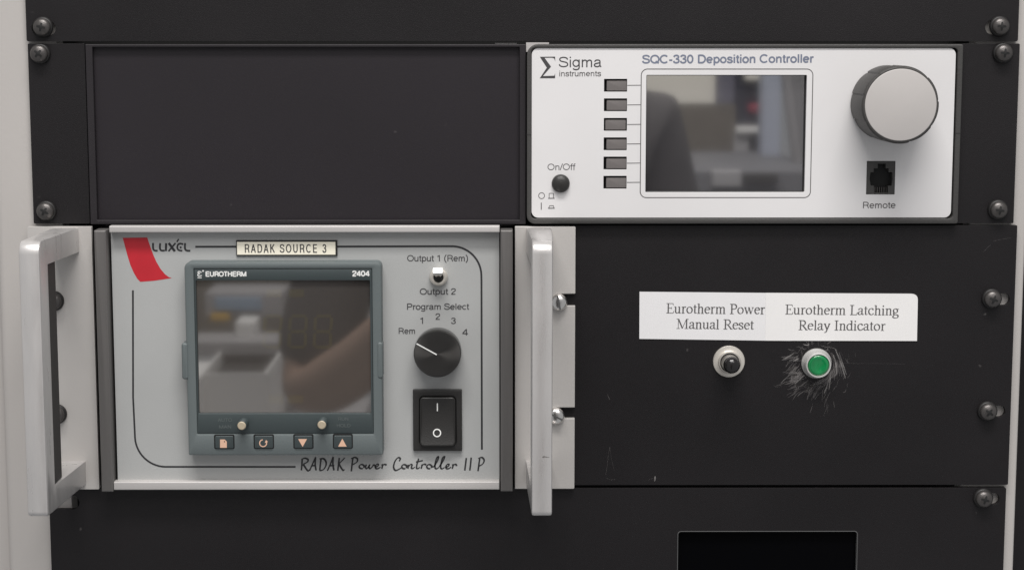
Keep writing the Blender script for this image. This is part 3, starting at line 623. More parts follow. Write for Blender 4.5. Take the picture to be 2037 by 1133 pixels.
# rotary selector
sd = D3 + 11; sxx, szz = P(869.8, 703.7, sd); pm = (CAM_H - sd) / F_PX; rs_ = 47.8 * pm
b = B(); b.lathe(sxx, szz, [(rs_ - 0.2, D3 + 0.6), (rs_, D3 + 1.1), (rs_, sd - 0.6), (rs_ - 0.35, sd - 0.1), (rs_ - 0.8, sd), (rs_ * 0.5, sd - 0.15), (0.05, sd - 0.2)], 96)
sk = b.build('selector_knob', 'spun_black', pc, smooth=True)
p = Pen(sd + 0.1); p.px([(868.8, 705), (828.5, 683)], 0.6); p.done('pointer_line', 'ink_white', sk)
# rocker switch
rb_ = rect(821.5, 774.5, 919, 896.5, D3 + 2)
rk = rect(834, 787.5, 907.5, 885.5, D3 + 2)
b = B(); b.frame(rb_, 0.5, rk, 2.2, D3 - 1, D3 + 2, 0.4); rs = b.build('rocker_switch', 'black_plastic', pc, smooth=True)
b = B(); b.box(rk[0] - 0.6, rk[1] - 0.6, D3 + 0.05, rk[2] + 0.6, rk[3] + 0.6, D3 + 0.5); b.build('switch_well', 'dark_cavity', rs)
b = B(); x0, z0, x1, z1 = rk; g = 0.35; zm = (z0 + z1) / 2
def rock(i, dd):
    return [(x, z, D3 + dd + 1.5 * ((z - zm) / (z1 - zm)) ** 2 - 0.9 * (z - zm) / (z1 - zm)) for x, z in rr(x0 + g + i, z0 + g + i, x1 - g - i, z1 - g - i, r=2.0 - i, n=6)]
rg = [[(x, z, D3 + 0.5) for x, z, _ in rock(0, 0)], rock(0, 2.2), rock(0.2, 2.5), rock(0.6, 2.7)]
b.rings(rg, True, False)
top = rock(0.6, 2.7); nv = 10; xa_, xb2 = x0 + g + 0.6, x1 - g - 0.6; za_, zb2_ = z0 + g + 0.6, z1 - g - 0.6
rows = []
for j in range(nv + 1):
    z = za_ + 1.4 + (zb2_ - za_ - 2.8) * j / nv; d = D3 + 2.7 + 1.5 * ((z - zm) / (z1 - zm)) ** 2 - 0.9 * (z - zm) / (z1 - zm)
    rows.append((b.bm.verts.new(V(xa_, z, d)), b.bm.verts.new(V(xb2, z, d))))
for a, c in zip(rows, rows[1:]): b.bm.faces.new((a[0], a[1], c[1], c[0]))
for zq, rw, sg in ((za_, rows[0], 1), (zb2_, rows[-1], -1)):
    d = D3 + 2.7 + 1.5 * ((zq - zm) / (z1 - zm)) ** 2 - 0.9 * (zq - zm) / (z1 - zm)
    e0 = [b.bm.verts.new(V(xa_ + 0.42, zq + sg * 0.42, d)), b.bm.verts.new(V(xa_ + 1.4, zq, d)), b.bm.verts.new(V(xb2 - 1.4, zq, d)), b.bm.verts.new(V(xb2 - 0.42, zq + sg * 0.42, d))]
    b.bm.faces.new([rw[0]] + e0 + [rw[1]])
b.build('rocker', 'black_plastic', rs, smooth=True)
def rd(py): 
    z = Z(py, 870, D3 + 3); return D3 + 2.7 + 1.5 * ((z - zm) / (z1 - zm)) ** 2 - 0.9 * (z - zm) / (z1 - zm) + 0.12
b = B()
ptsI = [(870, 801.5), (870, 809), (870, 817)]
vs = []
for a, c in ptsI:
    d = rd(c); x, z = P(a, c, d); vs.append((b.bm.verts.new(V(x - 0.28, z, d)), b.bm.verts.new(V(x + 0.28, z, d))))
for a, c in zip(vs, vs[1:]): b.bm.faces.new((a[0], a[1], c[1], c[0]))
d = rd(860.3); x, z = P(869.4, 860.3, d); n = 32; ring = []
for i in range(n):
    t = 2 * math.pi * i / n; sl = (rd(864) - rd(856)) / (Z(864, 870, d) - Z(856, 870, d))
    ring.append([b.bm.verts.new(V(x + r * math.cos(t), z + r * math.sin(t), d + sl * r * math.sin(t))) for r in (1.5, 2.05)])
for i in range(n): b.bm.faces.new((ring[i][0], ring[i][1], ring[(i + 1) % n][1], ring[(i + 1) % n][0]))
b.build('switch_marks', 'ink_white', rs, flat=True)

# ------------------------------------------------------------------ temperature controller set into the power controller's panel
DT = D3 + 9.0
tc_ = thing('temperature_controller', 'teal grey square temperature controller with dark smoked display window set in silver panel', 'temperature controller', (X(565, 905), Z(906, 565, DT), D3))
to = rect(370.5, 521, 760, 905, DT); win_t, win_b = 557.5, 822
hp = rect(389, 534.5, 741, 862.5, DT)
b = B(); b.frame(to, 2.5, hp, 0.3, D3 + 0.02, DT, 1.0, rso=(0.6, 1.0, 2.6, 3.2)); bz = b.build('bezel', 'teal', tc_, smooth=True)
zl = Z(863, 565, DT)
wn = rect(392, win_t, 737, win_b, DT - 0.6)
b = B(); b.frame((hp[0] + .03, hp[1] + .03, hp[2] - .03, hp[3] - .03), 0.2, wn, 0.6, DT - 5, DT - 0.6, 0.35); fl_ = b.build('flap_cover', 'teal_dark', tc_, smooth=True)
b = B(); b.box(wn[0] - 0.5, wn[1] - 0.5, DT - 4, wn[2] + 0.5, wn[3] + 0.5, DT - 2.4); wd = b.build('display_window', 'smoked', tc_)
p = Pen(DT - 2.36)
for cx in (544, 594, 644):               # unlit seven segment figures behind the window
    p = Pen(DT - 2.36)
    for (x0, y0, x1, y1) in ((-14, 628, 15, 628), (-15, 659, 13, 659), (-17, 690, 12, 690)): p.px([(cx + x0, y0), (cx + x1, y1)], 1.6)
    for (x0, y0, x1, y1) in ((-16, 631, -18, 656), (16, 631, 14, 656), (-18, 662, -19, 688), (14, 662, 13, 688)): p.px([(cx + x0, y0), (cx + x1, y1)], 1.6)
    p.done('unlit_digit', 'segment', wd)
for (cx, cy) in ((545, 583), (590, 583), (549, 793), (588, 793)): p = Pen(DT - 2.36); p.fill([(cx - 15, cy + 8), (cx + 15, cy + 8), (cx + 15, cy - 8), (cx - 15, cy - 8)]); p.done('unlit_beacon', 'segment', wd)
EB = DT - 0.5
p = Pen(EB); p.text('EUROTHERM', (409.4, 549.5), (489.8, 549.4), 540, 21); p.done('lettering', 'ink_white', fl_); p = Pen(EB); p.text('2404', (701.4, 549), (734.4, 549), 538.6, 20); p.done('lettering', 'ink_white', fl_); p = Pen(EB)
p.px([(401, 541.8), (396, 539.6), (393.6, 542), (397.6, 544), (393.2, 546), (395.6, 549), (401.4, 547.4)], 0.42); p.px([(392.8, 552), (401.2, 552)], 0.36)
ox, oz = P(404, 538.6, EB); p.stroke(arc(ox, oz, 0.22, 0.22, 0, 360, 12), 0.42); p.done('emblem', 'ink_white', fl_)
p = Pen(EB); p.text('AUTO', (434, 838.2), (461, 838), 831.4, 14); p.text('MAN', (436, 851.6), (460, 851.4), 845, 14); p.done('lettering', 'ink_faint', fl_); p = Pen(EB)
p.text('RUN', (672.6, 836), (693, 835.8), 829.4, 14); p.text('HOLD', (670, 849), (697, 848.8), 842.4, 14); p.done('lettering', 'ink_faint', fl_)
for (cx, cy) in ((484.6, 840.4), (642.8, 838.8)):
    x, z = P(cx, cy, DT); b = B(); b.lathe(x, z, [(2.5, DT - 1), (2.5, DT + 6.0), (2.2, DT + 6.6)], 28); pg = b.build('push_peg', 'teal_dark', tc_, smooth=True)
    b = B(); b.lathe(x, z, [(2.1, DT + 6.5), (2.05, DT + 7.0), (1.7, DT + 7.3)], 28); b.build('peg_tip', 'cream_peg', pg, smooth=True)
for k, (x0, x1) in enumerate(((426.6, 465.8), (505.2, 544.4), (584.2, 623), (662.8, 701.2))):
    yo = -0.9 * k / 3
    r0 = rect(x0 - 0.8, 863.6 + yo, x1 + 0.8, 892.2 + yo, DT); r1 = rect(x0 + 1.4, 866.6 + yo, x1 - 1.6, 891.2 + yo, DT + 0.8)
    b = B(); b.pad(r0, 0.7, DT - 2, DT + 0.06, 0.05, 4); wl = b.build('button_well', 'dark_cavity', tc_)
    b = B(); b.pad(r1, 0.6, DT + 0.07, DT + 0.8, 0.3, 4); bt = b.build('button', 'teal_dark', tc_, smooth=True)
    p = Pen(DT + 0.87); cx = (x0 + x1) / 2; cy = 880.6 + yo
    if k == 0:
        p.fill([(437.8, 889.8), (451.2, 889.8), (451.2, 877.5), (447, 873.2), (437.8, 873.2)])
    elif k == 1:
        ox, oz = P(cx - 1.4, cy + 0.3, DT + 0.87); p.stroke(arc(ox, oz, 1.72, 1.72, 95, 385, 24), 0.52)
        p.fill([(526.5, 880.4), (533.2, 878), (529.2, 874.2)])
    elif k == 2: p.fill([(602, 888), (610.6, 872.4), (593, 872.4)])
    else: p.fill([(672.6, 887.4), (689.6, 887.4), (681, 871.6)])
    p.done('button_icon', 'ink_peach', bt)
    if k == 0:
        p = Pen(DT + 0.95); ox, oz = P(446.6, 877.6, DT + 0.95); p.stroke(arc(ox, oz, 0.15, 0.15, 0, 360, 12), 0.3); p.done('icon_dot', 'ink_black', bt)
for (x0, y0, x1, y1) in ((361.5, 682, 374, 754), (750.5, 680, 761.5, 752)):
    r = rect(x0, y0, x1, y1, DT); b = B(); b.pad(r, 1.2, D3 + 2, DT + 0.45, 0.9, 6); b.build('release_clip', 'teal', tc_, smooth=True)

# ------------------------------------------------------------------ adhesive label above the temperature controller
lr = rect(470, 477.6, 671, 508.9, D3 + 0.8)
lb = thing('tape_label', 'cream embossed tape label with black edges stuck across the border line', 'label', (lr[0], lr[1], D3 + 0.1))
b = B(); b.box(lr[0], lr[1], D3 + 0.12, lr[2], lr[3], D3 + 0.75); b.build('tape_backing', 'tape_edge', lb)
li = rect(471.6, 481, 667.2, 506.4, D3 + 0.9)
b = B(); b.box(*li[:2], D3 + 0.76, *li[2:], D3 + 0.9); tape = b.build('tape_face', 'cream_tape', lb, bevel=0.04)
p = Pen(D3 + 0.95)
p.text('RADAK SOURCE 3', (487.4, 502.4), (648.4, 502.4), 485.4, 14, gap=24); p.done('lettering', 'ink_dark', tape)

# ================================================================== third row, right half: black panel with reset switch and lamp
zt4, zb4 = Z(448.2, 1700), Z(963.5, 1700)
rp = thing('relay_panel', 'scratched black panel carrying a chrome toggle and a green indicator lamp', 'panel', (X(1580, 963), zb4, 0))
b = B(); b.plate(rr(X(1030, 700), zb4, X(2014.6, 705), zt4, r=0.5, n=3), [slot(1962, 583, 2009, 607), slot(1953, 806, 2000, 829)], -2.95, 0)
b.build('panel', 'black_paint', rp, bevel=0.3)
sx, sz = P(1450.6, 719.4, 2)
b = B(); b.lathe(sx, sz, [(7.9, 0.02), (7.95, 0.9), (7.7, 1.25), (6.2, 1.45), (5.7, 1.6), (5.6, 4.2), (5.3, 4.6), (4.9, 4.6), (4.6, 4.3), (4.45, 3.2)], 48)
sw = b.build('reset_switch', 'nickel', rp, smooth=True)
b = B(); lx, lz = P(1457, 727.4, 19)
path_ = [(0, 3.0, 4.4), (0.15, 5.5, 4.5), (0.35, 9, 4.3), (0.6, 12.5, 4.15), (0.8, 15.5, 4.2), (0.93, 17.3, 3.9), (1.0, 18.6, 3.0), (1.03, 19.3, 1.6), (1.04, 19.5, 0.4)]
b.rings([[(sx + (lx - sx) * t + r * math.cos(2 * math.pi * i / 32), sz + (lz - sz) * t + r * math.sin(2 * math.pi * i / 32), d) for i in range(32)] for t, d, r in path_])
b.build('lever', 'gloss_black', sw, smooth=True)
ix, iz = P(1624.6, 722.6, 1); ix2, iz2 = P(1628, 725.4, 7)
b = B(); pr = [(7.5, 0.02, 0), (7.55, 0.8, 0), (7.3, 1.2, 0), (6.5, 3.6, 0.6), (6.3, 6.2, 1), (6.05, 6.9, 1), (5.6, 7.0, 1), (5.35, 6.6, 1), (5.3, 5, 1)]
b.rings([[(ix + (ix2 - ix) * 0 + r * math.cos(2 * math.pi * i / 48), iz + r * math.sin(2 * math.pi * i / 48), d) for i in range(48)] for r, d, t in pr])
il = b.build('indicator_lamp', 'satin_bezel', rp, smooth=True)
b = B(); b.lathe(ix, iz, [(5.28, 4.8), (5.25, 6.2), (5.0, 6.7), (4.4, 7.0), (3.6, 7.0), (3.2, 6.85), (0.1, 7.1)], 40); b.build('lens', 'green_lens', il, smooth=True)
# wear round the lamp and along the lower edge
def scr_(pen, cx, cy, n, rng, a0, a1, l0, l1, sp, w):
    for _ in range(n):
        a = R(random.uniform(a0, a1)); r0 = random.uniform(*rng); L = random.uniform(l0, l1)
        x0 = cx + r0 * math.cos(a); y0 = cy - r0 * math.sin(a)
        t = a + R(random.uniform(*sp)); x1 = x0 + L * math.cos(t); y1 = y0 - L * math.sin(t)
        bx = (x0 + x1) / 2 + random.uniform(-2, 2); by = (y0 + y1) / 2 + random.uniform(-2, 2)
        ww = w * random.uniform(0.6, 1.4); n_ = 11
        pen.px([(x0, y0), (bx, by), (x1, y1)], [ww * max(0.12, math.sin(math.pi * (i + 0.6) / (n_ + 0.4))) for i in range(n_)])
for args in ((26, (32, 52), -75, 45, 12, 34, (-118, -82), 0.34), (14, (32, 46), -60, 20, 20, 40, (-112, -92), 0.6), (26, (31, 56), 145, 215, 10, 26, (20, 62), 0.34), (9, (34, 50), 150, 210, 12, 24, (25, 50), 0.7),
             (34, (32, 60), 205, 290, 12, 34, (-52, -12), 0.34), (12, (32, 50), 210, 280, 18, 34, (-45, -18), 0.7), (22, (31, 44), 0, 360, 6, 16, (-120, -60), 0.3), (14, (31, 44), 50, 140, 8, 18, (-50, 50), 0.34),
             (16, (55, 90), 205, 300, 10, 26, (-50, -10), 0.2), (14, (45, 80), -50, 35, 8, 22, (-118, -66), 0.2),
             (7, (34, 46), 205, 285, 16, 28, (-45, -15), 2.6), (6, (33, 42), -60, 30, 14, 26, (-112, -88), 2.2), (5, (34, 46), 150, 208, 12, 20, (25, 52), 2.4)):
    p = Pen(0.03 + 0.06 * random.random()); scr_(p, 1624, 722, *args); p.done('scratches', 'rub' if args[-1] > 1.5 else 'scratch', rp)
for pts, w in (([(1213, 888), (1210, 905), (1208, 925), (1205, 944)], 0.13), ([(1213, 888), (1216, 910), (1222, 935)], 0.07), ([(1206, 950), (1214, 953), (1224, 953)], 0.12),
               ([(1208, 784), (1211, 790), (1213, 794)], 0.3), ([(1290, 955), (1295, 951), (1303, 950)], 0.12), ([(1668, 722), (1800, 723)], 0.08),
               ([(1955, 502), (1963, 494), (1971, 486)], 0.12), ([(1975, 480), (1990, 476), (2012, 473)], 0.1)):
    p = Pen(0.03); p.px(pts, w); p.done('scratch', 'scratch', rp)
p = Pen(0.11)
for pts, w in (([(1555, 716), (1568, 709), (1581, 701)], 0.6), ([(1578, 718), (1584, 715), (1588, 712)], 0.8), ([(1657, 705), (1662, 720), (1665, 745)], 0.55), ([(1662, 695), (1672, 720), (1682, 752)], 0.75),
               ([(1652, 740), (1651, 758), (1649, 775)], 0.5), ([(1650, 752), (1645, 768), (1639, 783)], 0.6), ([(1600, 745), (1590, 755), (1581, 763)], 0.5), ([(1603, 775), (1594, 781), (1586, 788)], 0.35),
               ([(1669, 700), (1676, 722), (1684, 745)], 0.5), ([(1575, 742), (1563, 752), (1553, 762)], 0.3), ([(1303, 946), (1303, 951), (1302, 957)], 0.7), ([(1597, 684), (1605, 686), (1610, 684)], 0.5)):
    p = Pen(0.11); p.px(pts, [w * max(0.15, math.sin(math.pi * (i + 0.6) / 11.4)) for i in range(11)]); p.done('deep_scratch', 'scratch_deep', rp)

def paper(name, label, quad, round_tr, m, d0, lines):
    q = [P(a, c, d0) for a, c in quad]          # ll, lr, ur, ul
    t = thing(name, label, 'label', (q[0][0], q[0][1], d0))
    if round_tr:
        ur = q[2]; lft = (ur[0] - 3.6, ur[1] + 0.02); dn = (ur[0] + 0.02, ur[1] - 3.2)
        c = [( (1 - u) ** 2 * dn[0] + 2 * u * (1 - u) * ur[0] + u * u * lft[0], (1 - u) ** 2 * dn[1] + 2 * u * (1 - u) * ur[1] + u * u * lft[1]) for u in [i / 6 for i in range(7)]]
        q = q[:2] + c + [q[3]]
    b = B(); b.prism(q, d0, d0 + 0.12); s = b.build('paper', m, t)
    p = Pen(d0 + 0.17)
    for txt, a, e, cy in lines: p.text(txt, a, e, cy, 11.5, SERIF)
    p.done('lettering', 'ink_grey', s)
    return t
paper('paper_label', 'square cornered white paper label above the chrome toggle, reading Manual Reset', [(1271.8, 673.4), (1572, 677.6), (1573, 582.6), (1272.2, 579.8)], False, 'paper', 0.12,
      [('Eurotherm Power', (1326, 622.6), (1520, 624.6), 602.8), ('Manual Reset', (1346.5, 653.2), (1498, 655), 633.8)])
paper('paper_label', 'white paper label with one rounded corner above the green lamp, reading Relay Indicator', [(1522.4, 677), (1824, 677.6), (1826, 583.8), (1523, 582)], True, 'paper_warm', 0.26,
      [('Eurotherm Latching', (1562.6, 624.8), (1786.6, 626.6), 605.4), ('Relay Indicator', (1589, 655.8), (1759.6, 657.2), 636.4)])

# ================================================================== bottom panel with black window
zt5 = Z(969.5, 1500); x0_, x1_ = X(100, 1060), X(1998.5, 1060)
bp = thing('window_panel', 'black bottom panel with a rounded black display window', 'panel', (0, zt5 - 132, 0))
wr = rect(1347.5, 1055, 1706, 1250); wr = (X(1347, 1110), zt5 - 100, X(1705.5, 1110), Z(1055, 1526))
b = B(); b.plate(rr(x0_, zt5 - 132, x1_, zt5, r=0.8, n=4), [rr(*wr, r=1.8, n=6), slot(100, 985, 158, 1012), slot(1946, 980, 1988.5, 1003)], -2.95, 0)
b.build('panel', 'black_paint', bp, bevel=0.3)
b = B(); b.frame((wr[0] + 0.02, wr[1] + 0.02, wr[2] - 0.02, wr[3] - 0.02), 1.8, (wr[0] + 0.4, wr[1] + 0.4, wr[2] - 0.4, wr[3] - 0.4), 1.5, -2.9, 0.12, 0.1); b.build('window_edge', 'edge_and_slot_grey', bp, smooth=True)
b = B(); b.box(wr[0] - 1, wr[1] - 1, -5, wr[2] + 1, wr[3] + 1, -3.0); b.build('window', 'window_black', bp)

# ================================================================== screws
def black_screw(cx, cz, rot, label, group='black cross head rack screws', base=0.0):
    t = thing('rack_screw', label, 'screw', (0, 0, 0), group)
    b = B(); b.lathe(0, 0, [(5.0, 0.03), (5.0, 0.9), (4.6, 1.7), (4.2, 1.9), (3.0, 1.9)], 40); b.build('washer', 'washer_black', t, smooth=True)
    b = B()
    hp_ = [(4.1, 1.92), (4.25, 2.6), (4.15, 3.3), (3.6, 4.1), (2.7, 4.6), (1.5, 5.03), (0.7, 5.19), (0.1, 5.23)]
    b.lathe(0, 0, hp_, 40); hd = b.build('head', 'screw_black', t, smooth=True)
    b = B(); dome = lambda r: 5.235 - 0.085 * r * r if r < 2.7 else 4.6
    cen = b.bm.verts.new(V(0, 0, dome(0) + 0.09))
    for k in range(4):
        a = R(90 * k); ring = []
        for x, y in ((0.62, 0.62), (0.52, 1.5), (0.4, 2.05), (0, 2.25), (-0.4, 2.05), (-0.52, 1.5), (-0.62, 0.62)):
            ring.append(b.bm.verts.new(V(x * math.cos(a) - y * math.sin(a), x * math.sin(a) + y * math.cos(a), dome(math.hypot(x, y)) + 0.09)))
        b.bm.faces.new([cen] + ring)
    b.build('recess_shade', 'dark_cavity', hd, flat=True)  # dark inlay on the dome paints the cross recess's shade; nothing is cut
    return t
proto = None
for (cx, cy, rot, label, base) in (
    (81.5, 54, 12, 'black screw in the lower left corner of the top blank panel', 0),
    (1992.6, 52.6, 3, 'black screw in the lower right corner of the top blank panel', 0),
    (76, 107, 40, 'black screw in the upper left corner of the mounting tray', 0),
    (1999, 105.6, 5, 'black screw in the upper right corner of the mounting tray', 0),
    (88.4, 420.6, 30, 'black screw low on the left ear of the mounting tray, above the bar handle', 0),
    (1989, 418.4, 8, 'black screw low on the right ear of the mounting tray', 0),
    (1976.6, 595.6, 20, 'upper black screw at the right edge of the scratched panel with green lamp', 0),
    (1968, 820, 35, 'lower black screw at the right edge of the scratched panel with green lamp', 0),
    (1959.6, 993.4, 15, 'black screw in the upper right corner of the bottom window panel', 0),
    (103.5, 600.5, 10, 'upper black screw half hidden behind the left bar handle', 3),
    (109.5, 826, 25, 'lower black screw half hidden behind the left bar handle', 3)):
    x, z = P(cx, cy, base + 4.4)
    if proto is None: proto = black_screw(0, 0, 0, label); o = proto
    else: o = copy_tree(proto)
    o.location = V(x, z, base + 0.02); o.rotation_euler = (0, R(rot), 0); o['label'] = label
sproto = None
for (cx, cy, rot, label) in ((1111.8, 601.4, -10, 'upper shiny slotted screw in the notch beside the right bar handle'), (1106.6, 827.4, -62, 'lower shiny slotted screw in the notch beside the right bar handle')):
    x, z = P(cx, cy, 5)
    if sproto is None:
        sproto = o = thing('slotted_screw', label, 'screw', (0, 0, 0), 'shiny slotted screws')
        b = B(); n = 48; rg = []
        for r, d in ((4.1, 0.02), (4.25, 0.8), (4.1, 1.8), (3.6, 2.7), (2.8, 3.3), (1.8, 3.65), (0.8, 3.8), (0.1, 3.82)):
            rg.append([(r * math.cos(2 * math.pi * i / n), r * math.sin(2 * math.pi * i / n), d) for i in range(n)])
        b.rings(rg); hd = b.build('head', 'zinc', o, smooth=True)
        b = B(); b.box(-0.42, -3.5, 2.9, 0.42, 3.5, 3.86)
        b.build('slot', 'edge_and_slot_grey', hd)  # raised grey bar stands in for the shaded slot; no groove in the head
    else: o = copy_tree(sproto)
    o.location = V(x, z, 3.02); o.rotation_euler = (0, R(rot), 0); o['label'] = label

# ================================================================== what stands in the room behind the camera and is mirrored in the two screens
M['beige_wall'] = mat('beige_wall_board', (0.80, 0.76, 0.68), 0.7, var=0.03, vscale=4)
M['brown_board'] = mat('brown_partition_cloth', (0.15, 0.132, 0.11), 0.9, var=0.08, vscale=30)
M['blue_grey'] = mat('blue_grey_painted_steel', (0.42, 0.45, 0.53), 0.5, var=0.06, vscale=8)
M['navy'] = mat('dark_blue_cloth', (0.030, 0.034, 0.055), 0.8)
M['violet_grey'] = mat('violet_grey_steel', (0.14, 0.135, 0.175), 0.6)
M['bench_grey'] = mat('grey_bench_top', (0.17, 0.168, 0.178), 0.5, var=0.08, vscale=10)
M['white_card'] = mat('white_cardboard', (0.78, 0.77, 0.75), 0.6, var=0.03, vscale=12)
M['pale_grey'] = mat('pale_grey_enamel', (0.38, 0.37, 0.375), 0.5)
M['red_cloth'] = mat('red_cloth', (0.30, 0.035, 0.06), 0.7)
M['yellow_tag'] = mat('yellow_tag', (0.70, 0.42, 0.06), 0.6)
M['blue_display'] = mat('pale_blue_display', (0.30, 0.40, 0.52), 0.4)
M['dark_stuff'] = mat('dark_grey_plastic', (0.035, 0.032, 0.030), 0.6)
M['skin'] = mat('skin', (0.40, 0.27, 0.205), 0.5, var=0.06, vscale=30)
M['shirt'] = mat('dark_shirt_cloth', (0.062, 0.057, 0.058), 0.9, var=0.15, vscale=20, bump=0.3, bscale=200)
M['hair'] = mat('dark_hair', (0.02, 0.015, 0.012), 0.6)
def mrect(x0, y0, x1, y1, L): return rect(x0, y0, x1, y1, -L)
def block(name, label, cat, r, d, depth, m, bevel=2.0, kind=None, parent=None):
    b = B(); b.box(r[0], r[1], d, r[2], r[3], d + depth); o = b.build(name, m, parent, bevel=bevel)
    return tag(o, label, cat, None, kind) if parent is None else o
Lw = 2600
r = mrect(1180, 90, 1424, 207, Lw); block('wall_board', 'beige board mirrored in the upper left of the grey screen', 'board', r, Lw, 30, 'beige_wall')
r = mrect(1180, 207, 1463, 420, Lw); block('partition', 'brown partition mirrored in the middle of the grey screen', 'partition', (r[0], r[1] - 300, r[2], r[3] - 1), Lw + 2, 30, 'brown_board')
r = mrect(1425.5, 60, 1463, 206, Lw); block('locker', 'violet grey locker mirrored beside the beige board in the grey screen', 'locker', r, Lw + 5, 60, 'violet_grey')
r = mrect(1463.5, 120, 1517, 251, Lw)
bc = thing('supply_cabinet', 'pale cabinet with dark shelf and red bundle mirrored right of centre in the grey screen', 'cabinet', (r[0], r[1] - 400, Lw))
block('shelf_back', None, None, r, Lw + 40, 20, 'navy', parent=bc)
q = mrect(1462.5, 251.5, 1517, 264, Lw); block('shelf', None, None, q, Lw - 20, 75, 'white_card', parent=bc)
q = mrect(1490, 206, 1520, 226, Lw); block('red_bundle', None, None, q, Lw + 5, 34, 'red_cloth', parent=bc, bevel=12)
q = mrect(1482, 110, 1532, 160, Lw); block('top_sheet', None, None, q, Lw - 10, 30, 'beige_wall', parent=bc)
q = mrect(1459, 264.5, 1489, 345, Lw); block('side', None, None, q, Lw - 5, 60, 'pale_grey', parent=bc)
q = mrect(1489.5, 264.5, 1516, 345, Lw); block('drawer', None, None, q, Lw + 4, 50, 'dark_stuff', parent=bc)
r = mrect(1518, 60, 1554, 352, Lw - 300); block('column', 'blue grey steel column mirrored in the right half of the grey screen', 'column', (r[0], r[1], r[2], r[3]), Lw - 300, 60, 'blue_grey')
b = B(); r = mrect(1552, 60, 1680, 380, Lw - 500); n = 26
front = []
for i in range(n + 1):
    u = i / n; front.append((r[0] + (r[2] - r[0]) * u, Lw - 500 + 16 * math.sin(u * 19) + 8 * math.sin(u * 43 + 1)))
for (x0, d0), (x1, d1) in zip(front, front[1:]):
    for sgn, dd in ((1, 0), (-1, 5)):
        v = [b.bm.verts.new(V(x, z, d + dd)) for x, z, d in ((x0 + 30, r[1], d0), (x1 + 30, r[1], d1), (x1 - 10, r[3], d1), (x0 - 10, r[3], d0))]
        b.bm.faces.new(v)
tag(b.build('curtain', 'pale_grey', None, smooth=True), 'grey draped curtain mirrored at the right edge of the grey screen', 'curtain')
r = mrect(1150, 340, 1640, 470, 1900); block('bench', 'grey bench mirrored along the bottom of the grey screen', 'bench', (r[0], r[1] - 200, r[2], r[3]), 1900, 500, 'bench_grey')
r = mrect(1480, 346, 1548, 366, 1880); block('keyboard', 'dark keyboard on the bench mirrored low in the grey screen', 'keyboard', r, 1880, 18, 'dark_stuff')
r = mrect(1418, 340, 1476, 372, 1870); block('carton', 'small pale carton on the bench mirrored low in the grey screen', 'carton', r, 1870, 26, 'pale_grey')
# mirrored in the smoked window of the temperature controller
Le = 1450
r = mrect(300, 500, 700, 700, Le + 500); block('rack_shelf', 'dark equipment shelf mirrored in the smoked display window', 'shelf', r, Le + 500, 40, 'brown_board')
r = mrect(412, 578, 566, 626, Le + 300)
ins = thing('bench_meter', 'grey bench meter with pale blue display mirrored in the smoked display window', 'meter', (r[0], r[1], Le + 300))
block('housing', None, None, r, Le + 300, 100, 'pale_grey', parent=ins); q = mrect(432, 587, 524, 613, Le + 299); block('display', None, None, q, Le + 296, 3.5, 'blue_display', parent=ins)
q = mrect(424, 618, 462, 633, Le + 299); block('yellow_tag', None, None, q, Le + 294, 5, 'yellow_tag', parent=ins)
r = mrect(472, 636, 511, 690, Le + 200); block('paper_stack', 'pale upright stack of papers mirrored in the smoked display window', 'papers', r, Le + 200, 60, 'white_card')
r = mrect(380, 674, 640, 702, Le + 160); block('grey_tray', 'long grey tray mirrored behind the white box in the smoked display window', 'tray', r, Le + 160, 80, 'pale_grey')
# open white box with dark contents
r = mrect(404, 736, 536, 870, Le); x0, z0, x1, z1 = r; dep = 190
bx = thing('white_box', 'open white cardboard box mirrored in the lower left of the smoked display window', 'box', (x0, z0, Le))
b = B(); b.box(x0, z0, Le, x1, z1, Le + 4); b.box(x0, z0, Le + 4.1, x0 + 4, z1, Le + dep); b.box(x1 - 4, z0, Le + 4.1, x1, z1, Le + dep); b.box(x0 + 4.1, z0, Le + dep - 4, x1 - 4.1, z1 + 8, Le + dep)
b.build('walls', 'white_card', bx); b = B(); b.box(x0 + 5, z0, Le + 5, x1 - 5, z1 - 14, Le + dep - 5); b.build('contents', 'dark_stuff', bx, bevel=6)
r = mrect(300, 822, 700, 900, Le - 60); block('cart', 'pale cart top under the white box mirrored in the smoked display window', 'cart', (r[0], z0 - 25, r[2], z0 - 1), Le - 100, 400, 'pale_grey')
r = mrect(300, 745, 402, 880, Le - 40); block('white_carton', 'closed white carton left of the open white box in the smoked display window', 'carton', r, Le - 40, 120, 'white_card')

# the photographer, standing behind the phone that takes the picture
ph = thing('phone', 'dark phone held up in front of the rack by the photographer', 'phone', (0, -145, 913))
b = B(); b.pad((-38, -145, 38, 16), 8, 910, 919, 1.5); b.build('body', 'gloss_black', ph, smooth=True)
def skin(name, chains, m, parent, at, sub=2):
    bm = bmesh.new(); lay = bm.verts.layers.skin.verify(); idx = {}
    first = True
    for ch in chains:
        prev = None
        for key, p, rad in ch:
            if key in idx: v = idx[key]
            else:
                v = bm.verts.new(V(*p) - V(*at)); v[lay].radius = (rad / 1000, rad / 1000); v[lay].use_root = first; first = False; idx[key] = v
            if prev is not None and not bm.edges.get((prev, v)): bm.edges.new((prev, v))
            prev = v
    me = bpy.data.meshes.new(name); bm.to_mesh(me); bm.free(); me.materials.append(M[m])
    o = bpy.data.objects.new(name, me); COL.objects.link(o); o.parent = parent
    sk_ = o.modifiers.new('skin', 'SKIN'); sk_.use_smooth_shade = True
    sb = o.modifiers.new('sub', 'SUBSURF'); sb.levels = sub; sb.render_levels = sub
    return o
at = (0, -1450, 1180)
pr_ = thing('person', 'person in a dark short sleeved shirt holding up a phone, mirrored in the two screens', 'person', at)
